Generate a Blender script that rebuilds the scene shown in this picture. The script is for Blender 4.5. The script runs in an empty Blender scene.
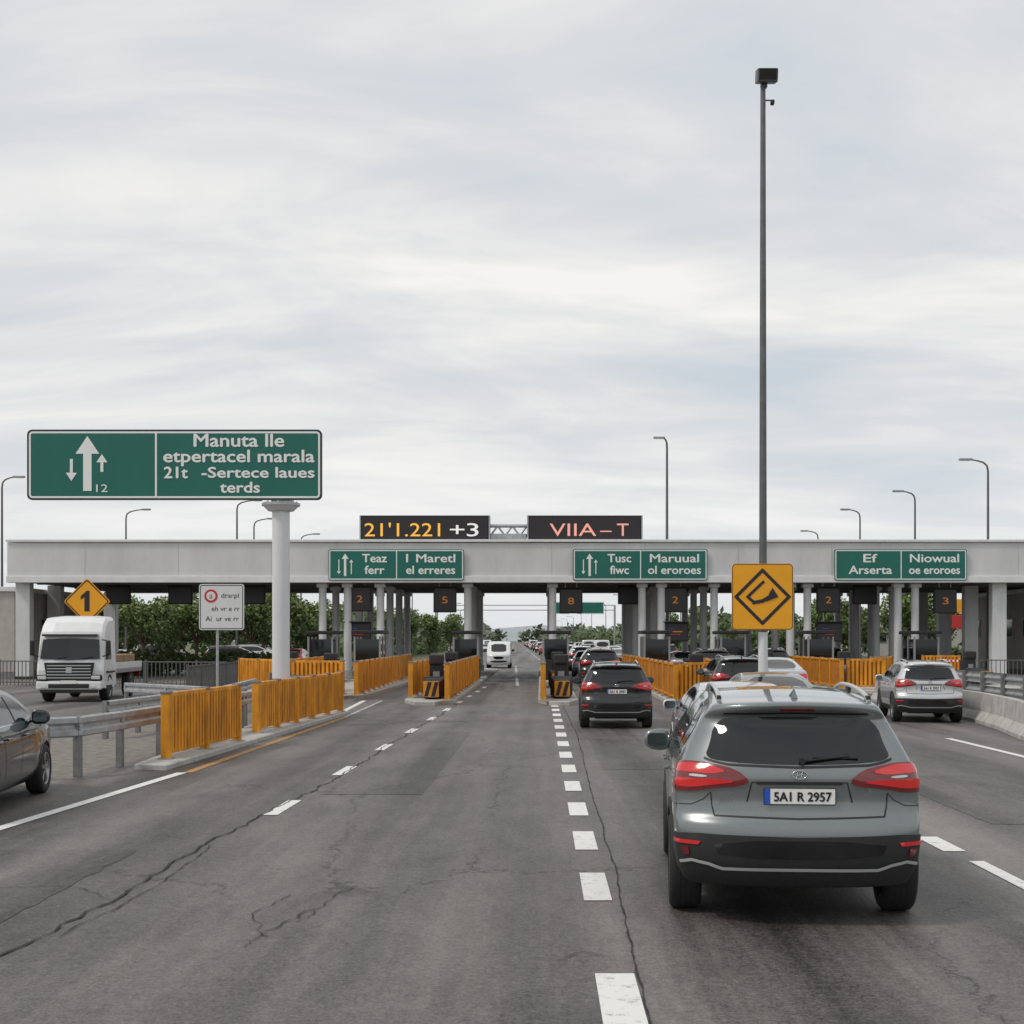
import bpy, bmesh, math, random
import numpy as np
from mathutils import Vector, Matrix
from mathutils.bvhtree import BVHTree
from mathutils.geometry import delaunay_2d_cdt
random.seed(7); np.random.seed(7)
R=math.radians
scene=bpy.context.scene
col=scene.collection
MAT={}
# ------------------------------------------------------------------ materials
def mat(name,color,rough=.6,metal=0,coat=0,spec=.5,noise=0,nscale=8,bump=0,bscale=40,emit=None,estr=0,dirt=None,dirtamt=.3,stretch=(1,1,1)):
    m=bpy.data.materials.new(name); m.use_nodes=True
    nt=m.node_tree; N=nt.nodes; L=nt.links
    b=N['Principled BSDF']
    b.inputs['Base Color'].default_value=(*color,1)
    b.inputs['Roughness'].default_value=rough
    b.inputs['Metallic'].default_value=metal
    b.inputs['Coat Weight'].default_value=coat
    b.inputs['Coat Roughness'].default_value=.04
    b.inputs['Specular IOR Level'].default_value=spec
    if emit:
        b.inputs['Emission Color'].default_value=(*emit,1); b.inputs['Emission Strength'].default_value=estr
    if noise or bump or dirt:
        tc=N.new('ShaderNodeTexCoord'); mp=N.new('ShaderNodeMapping'); mp.inputs['Scale'].default_value=stretch
        L.new(tc.outputs['Object'],mp.inputs['Vector'])
    if noise or dirt:
        n=N.new('ShaderNodeTexNoise'); n.inputs['Scale'].default_value=nscale; n.inputs['Detail'].default_value=6; n.inputs['Roughness'].default_value=.65
        L.new(mp.outputs[0],n.inputs['Vector'])
        r=N.new('ShaderNodeValToRGB')
        if dirt:
            r.color_ramp.elements[0].position=.5-.25*dirtamt*2; r.color_ramp.elements[0].color=(*dirt,1)
            r.color_ramp.elements[1].position=.62; r.color_ramp.elements[1].color=(*color,1)
        else:
            r.color_ramp.elements[0].position=.3; r.color_ramp.elements[0].color=(*[c*(1-noise) for c in color],1)
            r.color_ramp.elements[1].position=.7; r.color_ramp.elements[1].color=(*[min(1,c*(1+noise)) for c in color],1)
        L.new(n.outputs['Fac'],r.inputs['Fac']); L.new(r.outputs[0],b.inputs['Base Color'])
    if bump:
        n2=N.new('ShaderNodeTexNoise'); n2.inputs['Scale'].default_value=bscale; n2.inputs['Detail'].default_value=4
        L.new(mp.outputs[0],n2.inputs['Vector'])
        bp=N.new('ShaderNodeBump'); bp.inputs['Strength'].default_value=bump; bp.inputs['Distance'].default_value=.01
        L.new(n2.outputs['Fac'],bp.inputs['Height']); L.new(bp.outputs[0],b.inputs['Normal'])
    MAT[name]=m; return m
mat('concrete',(.40,.395,.375),.85,noise=.22,nscale=3,bump=.4,bscale=30)
mat('concrete_dark',(.2,.195,.185),.9,noise=.25,nscale=4,bump=.4)
mat('fascia',(.58,.585,.595),.5,noise=.12,nscale=.7,stretch=(1,1,.3))
mat('fascia_joint',(.42,.43,.44),.6)
mat('fascia_edge',(.68,.69,.70),.5,noise=.08,nscale=1.5)
mat('column',(.60,.61,.62),.55,noise=.12,nscale=2,stretch=(1,1,.3))
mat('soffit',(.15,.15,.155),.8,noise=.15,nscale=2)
mat('steel',(.42,.43,.44),.42,metal=.75,noise=.15,nscale=5)
mat('galv',(.40,.41,.42),.5,metal=.5,noise=.25,nscale=5)
mat('post_dark',(.20,.205,.21),.6,metal=.3,noise=.25,nscale=6)
mat('pole_dark',(.13,.135,.14),.5,metal=.5,noise=.15,nscale=4)
mat('pole_white',(.66,.67,.69),.45,noise=.08,nscale=2,stretch=(1,1,.25))
mat('black',(.015,.015,.016),.55)
mat('black_gloss',(.01,.01,.011),.12,coat=.6)
mat('rubber',(.018,.018,.019),.8,noise=.2,nscale=20)
mat('cladding',(.024,.025,.026),.6,noise=.15,nscale=30)
mat('glass',(.008,.010,.012),.04,spec=.6)
mat('mirror_glass',(.10,.13,.14),.1,metal=.9)
mat('chrome',(.6,.61,.62),.15,metal=1)
mat('trim_silver',(.50,.51,.52),.35,metal=.3)
mat('rim',(.3,.3,.31),.3,metal=.9)
mat('rim_dark',(.03,.03,.03),.5)
mat('lamp_red',(.50,.010,.012),.12,coat=1,emit=(1,.03,.03),estr=.12)
mat('lamp_red_d',(.17,.006,.008),.15,coat=1)
mat('lamp_white',(.6,.6,.6),.12,coat=1)
mat('plate',(.78,.78,.77),.4,noise=.03,nscale=30)
mat('plate_blue',(.015,.09,.50),.4)
mat('ink',(.015,.015,.02),.5)
mat('green',(.003,.130,.100),.38,noise=.10,nscale=.8,stretch=(1,1,.3))
mat('sign_white',(.80,.82,.81),.4)
mat('sign_panel',(.70,.71,.72),.4,noise=.05,nscale=3)
mat('sign_back',(.3,.3,.31),.5,metal=.4)
mat('sign_yellow',(.84,.37,.006),.42,noise=.05,nscale=2)
mat('sign_red',(.55,.02,.025),.4)
mat('fence_yellow',(.82,.335,.006),.5,dirt=(.42,.16,.010),nscale=2.4,dirtamt=.32,bump=.1,stretch=(1,1,.4))
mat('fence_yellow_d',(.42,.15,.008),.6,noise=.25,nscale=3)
mat('led_amber',(.3,.15,.02),.5,emit=(1,.52,.06),estr=.8)
mat('led_pink',(.3,.1,.08),.5,emit=(1,.45,.36),estr=.7)
mat('led_white',(.3,.3,.3),.5,emit=(.9,.88,.85),estr=.7)
mat('led_orange',(.12,.04,.01),.5,emit=(1,.33,.03),estr=.28)
mat('led_panel',(.022,.018,.022),.35,noise=.3,nscale=30)
mat('truck_white',(.72,.73,.74),.3,coat=.4,noise=.05,nscale=2)
mat('load_brown',(.26,.17,.10),.8,noise=.3,nscale=6)
mat('bark',(.10,.07,.05),.9,noise=.3,nscale=8,bump=.6,bscale=20)
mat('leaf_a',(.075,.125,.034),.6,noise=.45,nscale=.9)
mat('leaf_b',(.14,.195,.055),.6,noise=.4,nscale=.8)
mat('leaf_hazed',(.15,.19,.105),.8,noise=.35,nscale=.12)  # distant foliage, air haze painted in as a lighter leaf colour
mat('leaf_hazed2',(.20,.23,.18),.8,noise=.3,nscale=.1)  # paler still, more distance haze put into the colour
mat('brick_wall',(.42,.40,.37),.85,noise=.12,nscale=2)
mat('crack',(.016,.016,.016),.8)
mat('red_sign',(.5,.03,.03),.5)
def paint(name,c,metal=.55,rough=.32):
    return mat(name,c,rough,metal=metal,coat=1,noise=.03,nscale=40)
paint('paint_grey',(.19,.212,.215),.5,.30); paint('paint_black',(.018,.019,.022)); paint('paint_silver',(.52,.53,.55),.3)
paint('paint_darkgreen',(.008,.011,.012),.1); paint('paint_white',(.70,.71,.72),0,.35); paint('paint_red',(.28,.02,.02),.2); paint('paint_blue',(.05,.09,.16))

# ------------------------------------------------------------------ builder
class MB:
    def __init__(s): s.v=[];s.f=[];s.m=[];s.sm=[];s.mats=[]
    def mi(s,n):
        if n not in s.mats: s.mats.append(n)
        return s.mats.index(n)
    def add(s,vs,fs,m,smooth=False,M=None):
        o=len(s.v); k=s.mi(m)
        for p in vs:
            p=Vector(p)
            if M is not None: p=M@p
            s.v.append(tuple(p))
        for f in fs: s.f.append([i+o for i in f]); s.m.append(k); s.sm.append(smooth)
    def box(s,c,size,m,bev=0,M=None,rot=None):
        x,y,z=[a/2 for a in size]
        T=Matrix.Translation(c)
        if rot is not None: T=T@rot
        if M is not None: T=M@T
        if bev<=0:
            vs=[(-x,-y,-z),(x,-y,-z),(x,y,-z),(-x,y,-z),(-x,-y,z),(x,-y,z),(x,y,z),(-x,y,z)]
            s.add(vs,[(0,3,2,1),(4,5,6,7),(0,1,5,4),(1,2,6,5),(2,3,7,6),(3,0,4,7)],m,False,T)
        else:
            bm=bmesh.new(); bmesh.ops.create_cube(bm,size=1)
            for v in bm.verts: v.co=Vector((v.co.x*2*x,v.co.y*2*y,v.co.z*2*z))
            bmesh.ops.bevel(bm,geom=bm.edges[:],offset=bev,segments=2,affect='EDGES',profile=.5)
            bm.verts.index_update()
            s.add([v.co.copy() for v in bm.verts],[[v.index for v in f.verts] for f in bm.faces],m,False,T); bm.free()
    def cyl(s,p0,p1,r0,m,r1=None,n=16,caps=True,smooth=True):
        r1=r0 if r1 is None else r1
        p0=Vector(p0);p1=Vector(p1);d=(p1-p0).normalized()
        a=d.orthogonal().normalized();b=d.cross(a)
        vs=[];fs=[]
        for k,(p,r) in enumerate(((p0,r0),(p1,r1))):
            for i in range(n):
                t=2*math.pi*i/n; vs.append(p+a*(r*math.cos(t))+b*(r*math.sin(t)))
        for i in range(n): fs.append((i,(i+1)%n,n+(i+1)%n,n+i))
        s.add(vs,fs,m,smooth)
        if caps:
            s.add(vs[:n],[list(range(n))[::-1]],m); s.add(vs[n:],[list(range(n))],m)
    def tube(s,path,r,m,n=8):
        for i in range(len(path)-1):
            s.cyl(path[i],path[i+1],r if not isinstance(r,(list,tuple)) else r[i],m,r1=(r if not isinstance(r,(list,tuple)) else r[i+1]),n=n)
    def lathe(s,prof,c,axis,m,n=28,smooth=True):
        c=Vector(c);d=Vector(axis).normalized();a=d.orthogonal().normalized();b=d.cross(a)
        vs=[];fs=[];k=len(prof)
        for i in range(n):
            t=2*math.pi*i/n
            for (r,h) in prof: vs.append(c+d*h+a*(r*math.cos(t))+b*(r*math.sin(t)))
        for i in range(n):
            for j in range(k-1):
                i2=(i+1)%n; fs.append((i*k+j,i2*k+j,i2*k+j+1,i*k+j+1))
        s.add(vs,fs,m,smooth)
    def prism(s,poly,y0,y1,m,M=None):
        n=len(poly); vs=[(p[0],y0,p[1]) for p in poly]+[(p[0],y1,p[1]) for p in poly]
        fs=[list(range(n)),list(range(n,2*n))[::-1]]+[(i,n+i,n+(i+1)%n,(i+1)%n) for i in range(n)]
        s.add(vs,fs,m,False,M)
    def rrect(s,cx,cz,w,h,r,y0,y1,m,M=None,seg=5):
        s.prism(rrect(cx,cz,w,h,r,seg),y0,y1,m,M)
    def frame(s,cx,cz,w,h,r,t,y,m,seg=6):
        o=rrect(cx,cz,w,h,r,seg); i=rrect(cx,cz,w-2*t,h-2*t,max(r-t,.005),seg); n=len(o)
        s.add([(p[0],y,p[1]) for p in o]+[(p[0],y,p[1]) for p in i],[(k,(k+1)%n,n+(k+1)%n,n+k) for k in range(n)],m)
    def text(s,t,cx,cz,size,y,m,w=None,align='CENTER',bold=0,M=None,fat=0):
        if fat:
            for i,(dx,dz) in enumerate(((-fat,0),(fat,0),(0,fat*.7),(0,-fat*.7))): s.text(t,cx+dx,cz+dz,size,y-.0006*i,m,w,align,bold,M)
            return
        vs,fs=textmesh(t,bold)
        xs=[v[0] for v in vs]; sc=size; sx=sc
        if w: sx=w/(max(xs)-min(xs))
        mid=(max(xs)+min(xs))/2; off={'CENTER':mid,'LEFT':min(xs)}[align]
        s.add([(cx+(v[0]-off)*sx,y,cz+v[1]*sc) for v in vs],fs,m,False,M)
    def obj(s,name,loc=(0,0,0),rz=0,link=True):
        me=bpy.data.meshes.new(name); me.from_pydata(s.v,[],s.f)
        for n in s.mats: me.materials.append(MAT[n])
        me.polygons.foreach_set('material_index',s.m); me.polygons.foreach_set('use_smooth',s.sm); me.update()
        o=bpy.data.objects.new(name,me); o.location=loc; o.rotation_euler=(0,0,rz)
        if link: col.objects.link(o)
        return o
def rrect(cx,cz,w,h,r,seg=5):
    pts=[]
    for (sx,sz,a0) in ((1,1,0),(-1,1,90),(-1,-1,180),(1,-1,270)):
        for i in range(seg+1):
            a=R(a0+90*i/seg); pts.append((cx+sx*(w/2-r)+r*math.cos(a),cz+sz*(h/2-r)+r*math.sin(a)))
    return pts
_tc={}
def textmesh(t,bold=0):
    if (t,bold) in _tc: return _tc[(t,bold)]
    c=bpy.data.curves.new('t','FONT'); c.body=t; c.offset=bold; c.resolution_u=3
    o=bpy.data.objects.new('t',c); col.objects.link(o)
    dg=bpy.context.evaluated_depsgraph_get(); me=o.evaluated_get(dg).to_mesh()
    r=([tuple(v.co) for v in me.vertices],[list(p.vertices) for p in me.polygons])
    o.evaluated_get(dg).to_mesh_clear(); bpy.data.objects.remove(o); bpy.data.curves.remove(c)
    _tc[(t,bold)]=r; return r

# ------------------------------------------------------------------ cars
def I(x,pts): return float(np.interp(x,[p[0] for p in pts],[p[1] for p in pts]))
ST={}
ST['suv']=dict(L=4.4,zb=.27,
 top=[(.2,1.565),(.6,1.60),(1.2,1.63),(1.9,1.635),(2.35,1.59),(2.7,1.48),(3.15,1.24),(3.4,1.13),(3.8,1.08),(4.1,1.02),(4.3,.93),(4.4,.85)],
 ry=[(.27,.14),(.36,.05),(.46,.02),(.56,0),(.70,.0),(.76,.03),(.80,.075),(.92,.085),(1.05,.07),(1.13,.09),(1.18,.14),(1.46,.32),(1.49,.25),(1.55,.20),(1.62,.26)],
 fy=[(.27,.12),(.4,.02),(.6,0),(.8,.03),(.95,.12),(1.6,.2)],
 wz=[(.27,.81),(.38,.875),(.55,.905),(.75,.91),(.95,.91),(1.05,.90),(1.12,.875),(1.18,.845),(1.3,.785),(1.45,.70),(1.55,.63),(1.64,.56)],
 wy=[(0,.93),(.5,.98),(1.2,.995),(3.2,.99),(3.9,.96),(4.4,.88)],cr=.19,cf=.30,
 wh=[.82,3.47],wr=.36,tr=.79,ws=.24)
ST['sedan']=dict(L=4.6,zb=.2,
 top=[(0,.98),(.15,1.02),(.5,1.05),(.8,1.08),(1.2,1.25),(1.6,1.385),(2.1,1.44),(2.6,1.42),(2.9,1.33),(3.5,1.0),(3.8,.95),(4.3,.86),(4.5,.76),(4.6,.68)],
 ry=[(.2,.12),(.35,.02),(.55,0),(.65,.03),(.9,.07),(1.05,.10),(1.4,.3)],
 fy=[(.2,.1),(.4,0),(.6,.02),(.8,.08),(1.4,.2)],
 wz=[(.2,.80),(.35,.87),(.6,.90),(.8,.895),(.92,.865),(1.02,.82),(1.2,.73),(1.4,.60),(1.45,.55)],
 wy=[(0,.94),(.5,.99),(1.2,1),(3.2,1),(4,.97),(4.6,.85)],cr=.2,cf=.32,
 wh=[.95,3.65],wr=.325,tr=.79,ws=.22)
ST['van']=dict(L=5.2,zb=.25,
 top=[(0,1.98),(.3,2.02),(3.4,2.02),(3.8,1.93),(4.4,1.42),(4.6,1.27),(5.0,1.08),(5.2,.9)],
 ry=[(.25,.1),(.4,.0),(.7,.02),(1.9,.1),(2.02,.14)],
 fy=[(.25,.08),(.5,0),(.9,.06),(1.9,.3)],
 wz=[(.25,.86),(.4,.93),(.8,.95),(1.1,.945),(1.5,.90),(1.9,.84),(2.02,.78)],
 wy=[(0,.98),(.5,1),(4,1),(4.7,.95),(5.2,.85)],cr=.1,cf=.3,
 wh=[.95,4.25],wr=.35,tr=.81,ws=.24)
ZL=np.array([.27,.34,.42,.5,.58,.66,.72,.76,.80,.86,.93,1.0,1.07,1.13,1.18,1.26,1.36,1.45,1.49,1.53,1.585])
WL=(ZL-.27)/(1.585-.27)
UL=[-1,-.94,-.84,-.66,-.44,-.2,0,.2,.44,.66,.84,.94,1]
VL=[0,.02,.05,.09,.14,.2,.27,.34,.41,.48,.54,.59,.64,.69,.73,.77,.81,.86,.91,.95,.98,1]
def car_body(S):
    L=S['L']
    def Y(v,z,u): return I(z,S['ry'])+v*(L-I(z,S['fy'])-I(z,S['ry']))+S['cr']*abs(u)**4*(1-v)**10-S['cf']*abs(u)**3*v**12
    nx,ny,nz=len(UL),len(VL),len(WL); idx={};vs=[]
    for j,v in enumerate(VL):
        y=v*L
        for _ in range(8):
            zt=I(y,S['top']); y=Y(v,zt,0)
        for i,u in enumerate(UL):
            for k,w in enumerate(WL):
                if 0<i<nx-1 and 0<j<ny-1 and 0<k<nz-1: continue
                z=S['zb']+w*(zt-S['zb'])
                yy=Y(v,z,u); W=I(z,S['wz'])*I(yy,S['wy'])
                if k==0: W*=.97
                zz=z+ (.028*(1-u*u) if k==nz-1 else .028*(1-u*u)*w**3)
                idx[i,j,k]=len(vs); vs.append((u*W,yy,zz))
    fs=[]
    for j in range(ny-1):
        for k in range(nz-1):
            fs.append((idx[0,j,k],idx[0,j,k+1],idx[0,j+1,k+1],idx[0,j+1,k])); fs.append((idx[nx-1,j,k],idx[nx-1,j+1,k],idx[nx-1,j+1,k+1],idx[nx-1,j,k+1]))
        for i in range(nx-1):
            fs.append((idx[i,j,0],idx[i,j+1,0],idx[i+1,j+1,0],idx[i+1,j,0])); fs.append((idx[i,j,nz-1],idx[i+1,j,nz-1],idx[i+1,j+1,nz-1],idx[i,j+1,nz-1]))
    for i in range(nx-1):
        for k in range(nz-1):
            fs.append((idx[i,0,k],idx[i+1,0,k],idx[i+1,0,k+1],idx[i,0,k+1])); fs.append((idx[i,ny-1,k],idx[i,ny-1,k+1],idx[i+1,ny-1,k+1],idx[i+1,ny-1,k]))
    me=bpy.data.meshes.new('b'); me.from_pydata(vs,[],fs); me.update()
    o=bpy.data.objects.new('b',me); col.objects.link(o)
    m=o.modifiers.new('s','SUBSURF'); m.levels=2; m.render_levels=2
    dg=bpy.context.evaluated_depsgraph_get(); e=o.evaluated_get(dg).to_mesh()
    bv=BVHTree.FromPolygons([v.co.copy() for v in e.vertices],[tuple(p.vertices) for p in e.polygons])
    cb=MB(); n=40
    for wy in S['wh']:
        r=S['wr']+.045; pts=[(wy+r*math.cos(2*math.pi*i/n),S['wr']+.01+r*math.sin(2*math.pi*i/n)) for i in range(n)]
        cb.add([(-2,p[0],p[1]) for p in pts]+[(2,p[0],p[1]) for p in pts],[list(range(n))[::-1],list(range(n,2*n))]+[(i,(i+1)%n,n+(i+1)%n,n+i) for i in range(n)],'black')
    c=cb.obj('cut')
    bm=bmesh.new(); bm.from_mesh(c.data); bmesh.ops.recalc_face_normals(bm,faces=bm.faces[:]); bm.to_mesh(c.data); bm.free()
    bm=bmesh.new(); bm.from_mesh(me); bmesh.ops.recalc_face_normals(bm,faces=bm.faces[:]); bm.to_mesh(me); bm.free()
    q=o.modifiers.new('x','BOOLEAN'); q.object=c; q.operation='DIFFERENCE'; q.solver='EXACT'
    bpy.context.view_layer.update()
    dg=bpy.context.evaluated_depsgraph_get(); e=o.evaluated_get(dg).to_mesh()
    V=[v.co.copy() for v in e.vertices]; F=[list(p.vertices) for p in e.polygons]; C=[p.center.copy() for p in e.polygons]
    bpy.data.objects.remove(o); bpy.data.objects.remove(c)
    return V,F,C,bv
def chaikin(p,it=2):
    for _ in range(it):
        q=[]
        for i in range(len(p)):
            a=p[i];b=p[(i+1)%len(p)]
            q.append((a[0]*.75+b[0]*.25,a[1]*.75+b[1]*.25)); q.append((a[0]*.25+b[0]*.75,a[1]*.25+b[1]*.75))
        p=q
    return p
def inside(x,y,p):
    c=False;n=len(p);j=n-1
    for i in range(n):
        if (p[i][1]>y)!=(p[j][1]>y) and x<(p[j][0]-p[i][0])*(y-p[i][1])/(p[j][1]-p[i][1])+p[i][0]: c=not c
        j=i
    return c
def project(bv,mode,a,b,S):
    L=S['L']
    if mode=='rear' or mode=='front':
        piv=.60; sg=1 if a>=0 else -1; t=abs(a); r=.42
        if t<=piv: d=Vector((0,1,0)); o=Vector((a,-2,b))
        else:
            th=min((t-piv)/r,1.7); out=Vector((sg*math.sin(th),-math.cos(th),0)); o=Vector((sg*piv,r+.05,b))+out*3; d=-out
        if mode=='front': o=Vector((o.x,L-o.y,o.z)); d=Vector((d.x,-d.y,d.z))
    elif mode=='L': o=Vector((-3,a,b)); d=Vector((1,0,0))
    elif mode=='R': o=Vector((3,a,b)); d=Vector((-1,0,0))
    elif mode=='top': o=Vector((a,b,4)); d=Vector((0,0,-1))
    h=bv.ray_cast(o,d)
    if h[0] is None:
        h=bv.find_nearest(o+d*2.2)
    n=h[1]
    if n.dot(d)>0: n=-n
    return h[0],n
def panel(mb,bv,S,poly,mode,m,off=.004,h=.07,rnd=2,sym=False,skirt=True):
    if rnd: poly=chaikin(poly,rnd)
    if sym:
        panel(mb,bv,S,[(-p[0],p[1]) for p in poly],mode,m,off,h,0,False,skirt)
    if mode=='side':
        for q in 'LR': panel(mb,bv,S,poly,q,m,off,h,0,False,skirt)
        return
    b=[]
    for i in range(len(poly)):
        p=poly[i];q=poly[(i+1)%len(poly)]; d=math.dist(p,q)
        if d<1e-5: continue
        n=max(1,int(d/h)); b+=[(p[0]+(q[0]-p[0])*k/n,p[1]+(q[1]-p[1])*k/n) for k in range(n)]
    n=len(b); pts=[Vector(p) for p in b]
    xs=[p[0] for p in b];zs=[p[1] for p in b]
    x=min(xs)+h/2
    while x<max(xs):
        z=min(zs)+h/2
        while z<max(zs):
            if inside(x,z,b) and min(math.dist((x,z),q) for q in b)>h*.35: pts.append(Vector((x,z)))
            z+=h
        x+=h
    r=delaunay_2d_cdt(pts,[(i,(i+1)%n) for i in range(n)],[],1,1e-6)
    V=[];NN=[]
    for p in r[0]:
        l,nn=project(bv,mode,p.x,p.y,S); V.append(l+nn*off); NN.append(nn)
    F=[list(f) for f in r[2]]
    mb.add(V,F,m,True)
    if skirt:
        cnt={}
        for f in F:
            for i in range(len(f)):
                e=(f[i],f[(i+1)%len(f)]); k=tuple(sorted(e)); cnt[k]=cnt.get(k,0)+1
        vs=[];fs=[]
        for k,c in cnt.items():
            if c==1:
                o=len(vs); vs+= [V[k[0]],V[k[1]],V[k[1]]-NN[k[1]]*(off+.01),V[k[0]]-NN[k[0]]*(off+.01)]; fs.append((o,o+1,o+2,o+3))
        mb.add(vs,fs,m)
def ribbon(mb,bv,S,path,w,mode,m,off=.003,sym=False):
    if sym: ribbon(mb,bv,S,[(-p[0],p[1]) for p in path],w,mode,m,off)
    if mode=='side':
        for q in 'LR': ribbon(mb,bv,S,path,w,q,m,off)
        return
    d=[]
    for i in range(len(path)-1):
        p=path[i];q=path[i+1];n=max(1,int(math.dist(p,q)/.05))
        d+=[(p[0]+(q[0]-p[0])*k/n,p[1]+(q[1]-p[1])*k/n) for k in range(n)]
    d.append(path[-1]); vs=[]
    for i,p in enumerate(d):
        a=d[max(0,i-1)];b=d[min(len(d)-1,i+1)]; l=math.dist(a,b) or 1; nx,nz=-(b[1]-a[1])/l*w/2,(b[0]-a[0])/l*w/2
        for s in (-1,1):
            l0,nn=project(bv,mode,p[0]+nx*s,p[1]+nz*s,S); vs.append(l0+nn*off)
    mb.add(vs,[(2*i,2*i+1,2*i+3,2*i+2) for i in range(len(d)-1)],m,True)
def wheel(mb,x,y,r,w,sg):
    c=(x,y,r); h=w/2
    mb.lathe([(r*.66,-h*.8),(r*.72,-h),(r*.92,-h),(r*.985,-h*.82),(r,-h*.5),(r,h*.5),(r*.985,h*.82),(r*.92,h),(r*.72,h),(r*.66,h*.8)],c,(1,0,0),'rubber',36)
    for g in (-.35,0,.35): mb.lathe([(r*1.001,h*(g-.04)),(r*1.003,h*(g-.03)),(r*1.003,h*(g+.03)),(r*1.001,h*(g+.04))],c,(1,0,0),'black',36)
    mb.lathe([(0,sg*h*.3),(r*.62,sg*h*.35)],c,(1,0,0),'rim_dark',24); mb.lathe([(0,-sg*h*.5),(r*.66,-sg*h*.5)],c,(1,0,0),'rim_dark',24)
    mb.lathe([(r*.60,sg*h*.5),(r*.62,sg*h*.9),(r*.675,sg*h*.95),(r*.67,sg*h*.8)],c,(1,0,0),'rim',32)
    for i in range(10):
        a=2*math.pi*(i//2)/5+(.12 if i%2 else -.12)
        rot=Matrix.Rotation(a,4,'X'); T=Matrix.Translation(Vector(c)+Vector((sg*h*.72,0,0)))@rot
        mb.box((0,0,r*.34),(.025,r*.085,r*.56),'rim',.004,M=T)
    mb.cyl(Vector(c)+Vector((sg*h*.5,0,0)),Vector(c)+Vector((sg*h*.85,0,0)),r*.13,'rim',n=12)
CACHE={}
def car_mesh(style,pt,plate='5A1 R 2957'):
    if (style,pt) in CACHE: return CACHE[style,pt]
    S=ST[style]; L=S['L']
    if style not in BODY: BODY[style]=car_body(S)
    V,F,C,bv=BODY[style]
    mb=MB(); fp=[];fk=[]
    for f,c in zip(F,C):
        well=any(math.hypot(c.y-wy,c.z-S['wr']-.01)<S['wr']+.04 for wy in S['wh']) 
        under=c.z<S['zb']+.01
        (fk if well or under else fp).append(f)
    mb.add(V,fp,pt,True); mb.add(V,fk,'black',False)
    for wy in S['wh']:
        for sg in (-1,1): wheel(mb,sg*(S['tr']),wy,S['wr'],S['ws'],sg)
    wr=S['wr']
    def arch(r,wy,a0=0,a1=180,n=14): return [(wy+r*math.cos(R(a0+(a1-a0)*i/n)),wr+.01+r*math.sin(R(a0+(a1-a0)*i/n))) for i in range(n+1)]
    zb=S['zb']
    a=math.degrees(math.asin((zb+.02-wr-.01)/(wr+.05)))
    for wy in S['wh']:
        o=arch(wr+.115 if style=='suv' else wr+.06,wy,a,180-a); i=arch(wr+.045,wy,a,180-a)
        panel(mb,bv,S,o+i[::-1],'side','cladding' if style=='suv' else pt,.010,.06,0)
    w0,w1=S['wh']
    if style=='suv':
        panel(mb,bv,S,[(w0+wr+.08,zb+.02),(w1-wr-.08,zb+.02),(w1-wr-.08,zb+.16),(w0+wr+.08,zb+.16)],'side','cladding',.010,.1,0)
        panel(mb,bv,S,[(-.71,1.20),(-.67,1.27),(-.565,1.44),(-.5,1.48),(0,1.49),(.5,1.48),(.565,1.44),(.67,1.27),(.71,1.20),(.5,1.165),(0,1.15),(-.5,1.165)],'rear','glass',.004,.07,2)
        ribbon(mb,bv,S,[(-.715,1.19),(-.5,1.15),(0,1.135),(.5,1.15),(.715,1.19)],.014,'rear','black',.005)
        ribbon(mb,bv,S,[(-.52,1.505),(0,1.515),(.52,1.505)],.012,'rear','black',.003)
        panel(mb,bv,S,[(-.12,1.533),(.12,1.533),(.12,1.546),(-.12,1.546)],'rear','lamp_red_d',.006,.05,0)
        side=[(3.12,1.19),(2.62,1.45),(2.25,1.545),(1.2,1.555),(.72,1.48),(.55,1.37),(.75,1.21),(1.4,1.185)]
        panel(mb,bv,S,side,'side','glass',.004,.09,1)
        ribbon(mb,bv,S,[(3.15,1.175),(1.4,1.165),(.72,1.19)],.018,'side','chrome',.006)
        for p in (1.15,2.1): ribbon(mb,bv,S,[(p,1.19),(p+.02,1.54)],.05,'side','black',.007)
        panel(mb,bv,S,[(-.70,3.22),(-.56,2.52),(0,2.44),(.56,2.52),(.70,3.22),(0,3.36)],'top','glass',.004,.1,1)
        panel(mb,bv,S,[(1.22,1.15),(.85,1.165),(.60,1.15),(.44,1.115),(.345,1.04),(.40,1.005),(.60,.985),(.80,.955),(1.05,.95),(1.15,1.02)],'rear','lamp_red_d',.012,.05,1,True)
        panel(mb,bv,S,[(1.14,1.135),(.80,1.15),(.62,1.135),(.50,1.10),(.62,1.08),(.85,1.09),(1.1,1.085)],'rear','lamp_red',.017,.05,1,True)
        panel(mb,bv,S,[(1.0,.985),(.80,.985),(.60,1.01),(.42,1.035),(.60,1.05),(.82,1.045),(1.0,1.05)],'rear','lamp_red',.017,.05,1,True)
        panel(mb,bv,S,[(.66,1.058),(.84,1.060),(.84,1.078),(.66,1.073)],'rear','lamp_white',.016,.05,1,True)
        panel(mb,bv,S,[(-1.12,.64),(-.85,.66),(-.70,.665),(0,.65),(.70,.665),(.85,.66),(1.12,.64),(1.12,.30),(0,.29),(-1.12,.30)],'rear','cladding',.010,.08,0)
        panel(mb,bv,S,[(-.62,.625),(.62,.625),(.56,.50),(-.56,.50)],'rear','black_gloss',.014,.08,1)
        ribbon(mb,bv,S,[(-.90,.455),(-.78,.475),(-.64,.455),(-.54,.425),(.54,.425),(.64,.455),(.78,.475),(.90,.455)],.022,'rear','trim_silver',.020)
        panel(mb,bv,S,[(.70,.61),(.98,.615),(.98,.59),(.72,.585)],'rear','lamp_red',.018,.05,0,True)
        panel(mb,bv,S,[(.80,.565),(.87,.565),(.85,.51),(.80,.51)],'rear','lamp_red_d',.018,.05,0,True)
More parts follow.
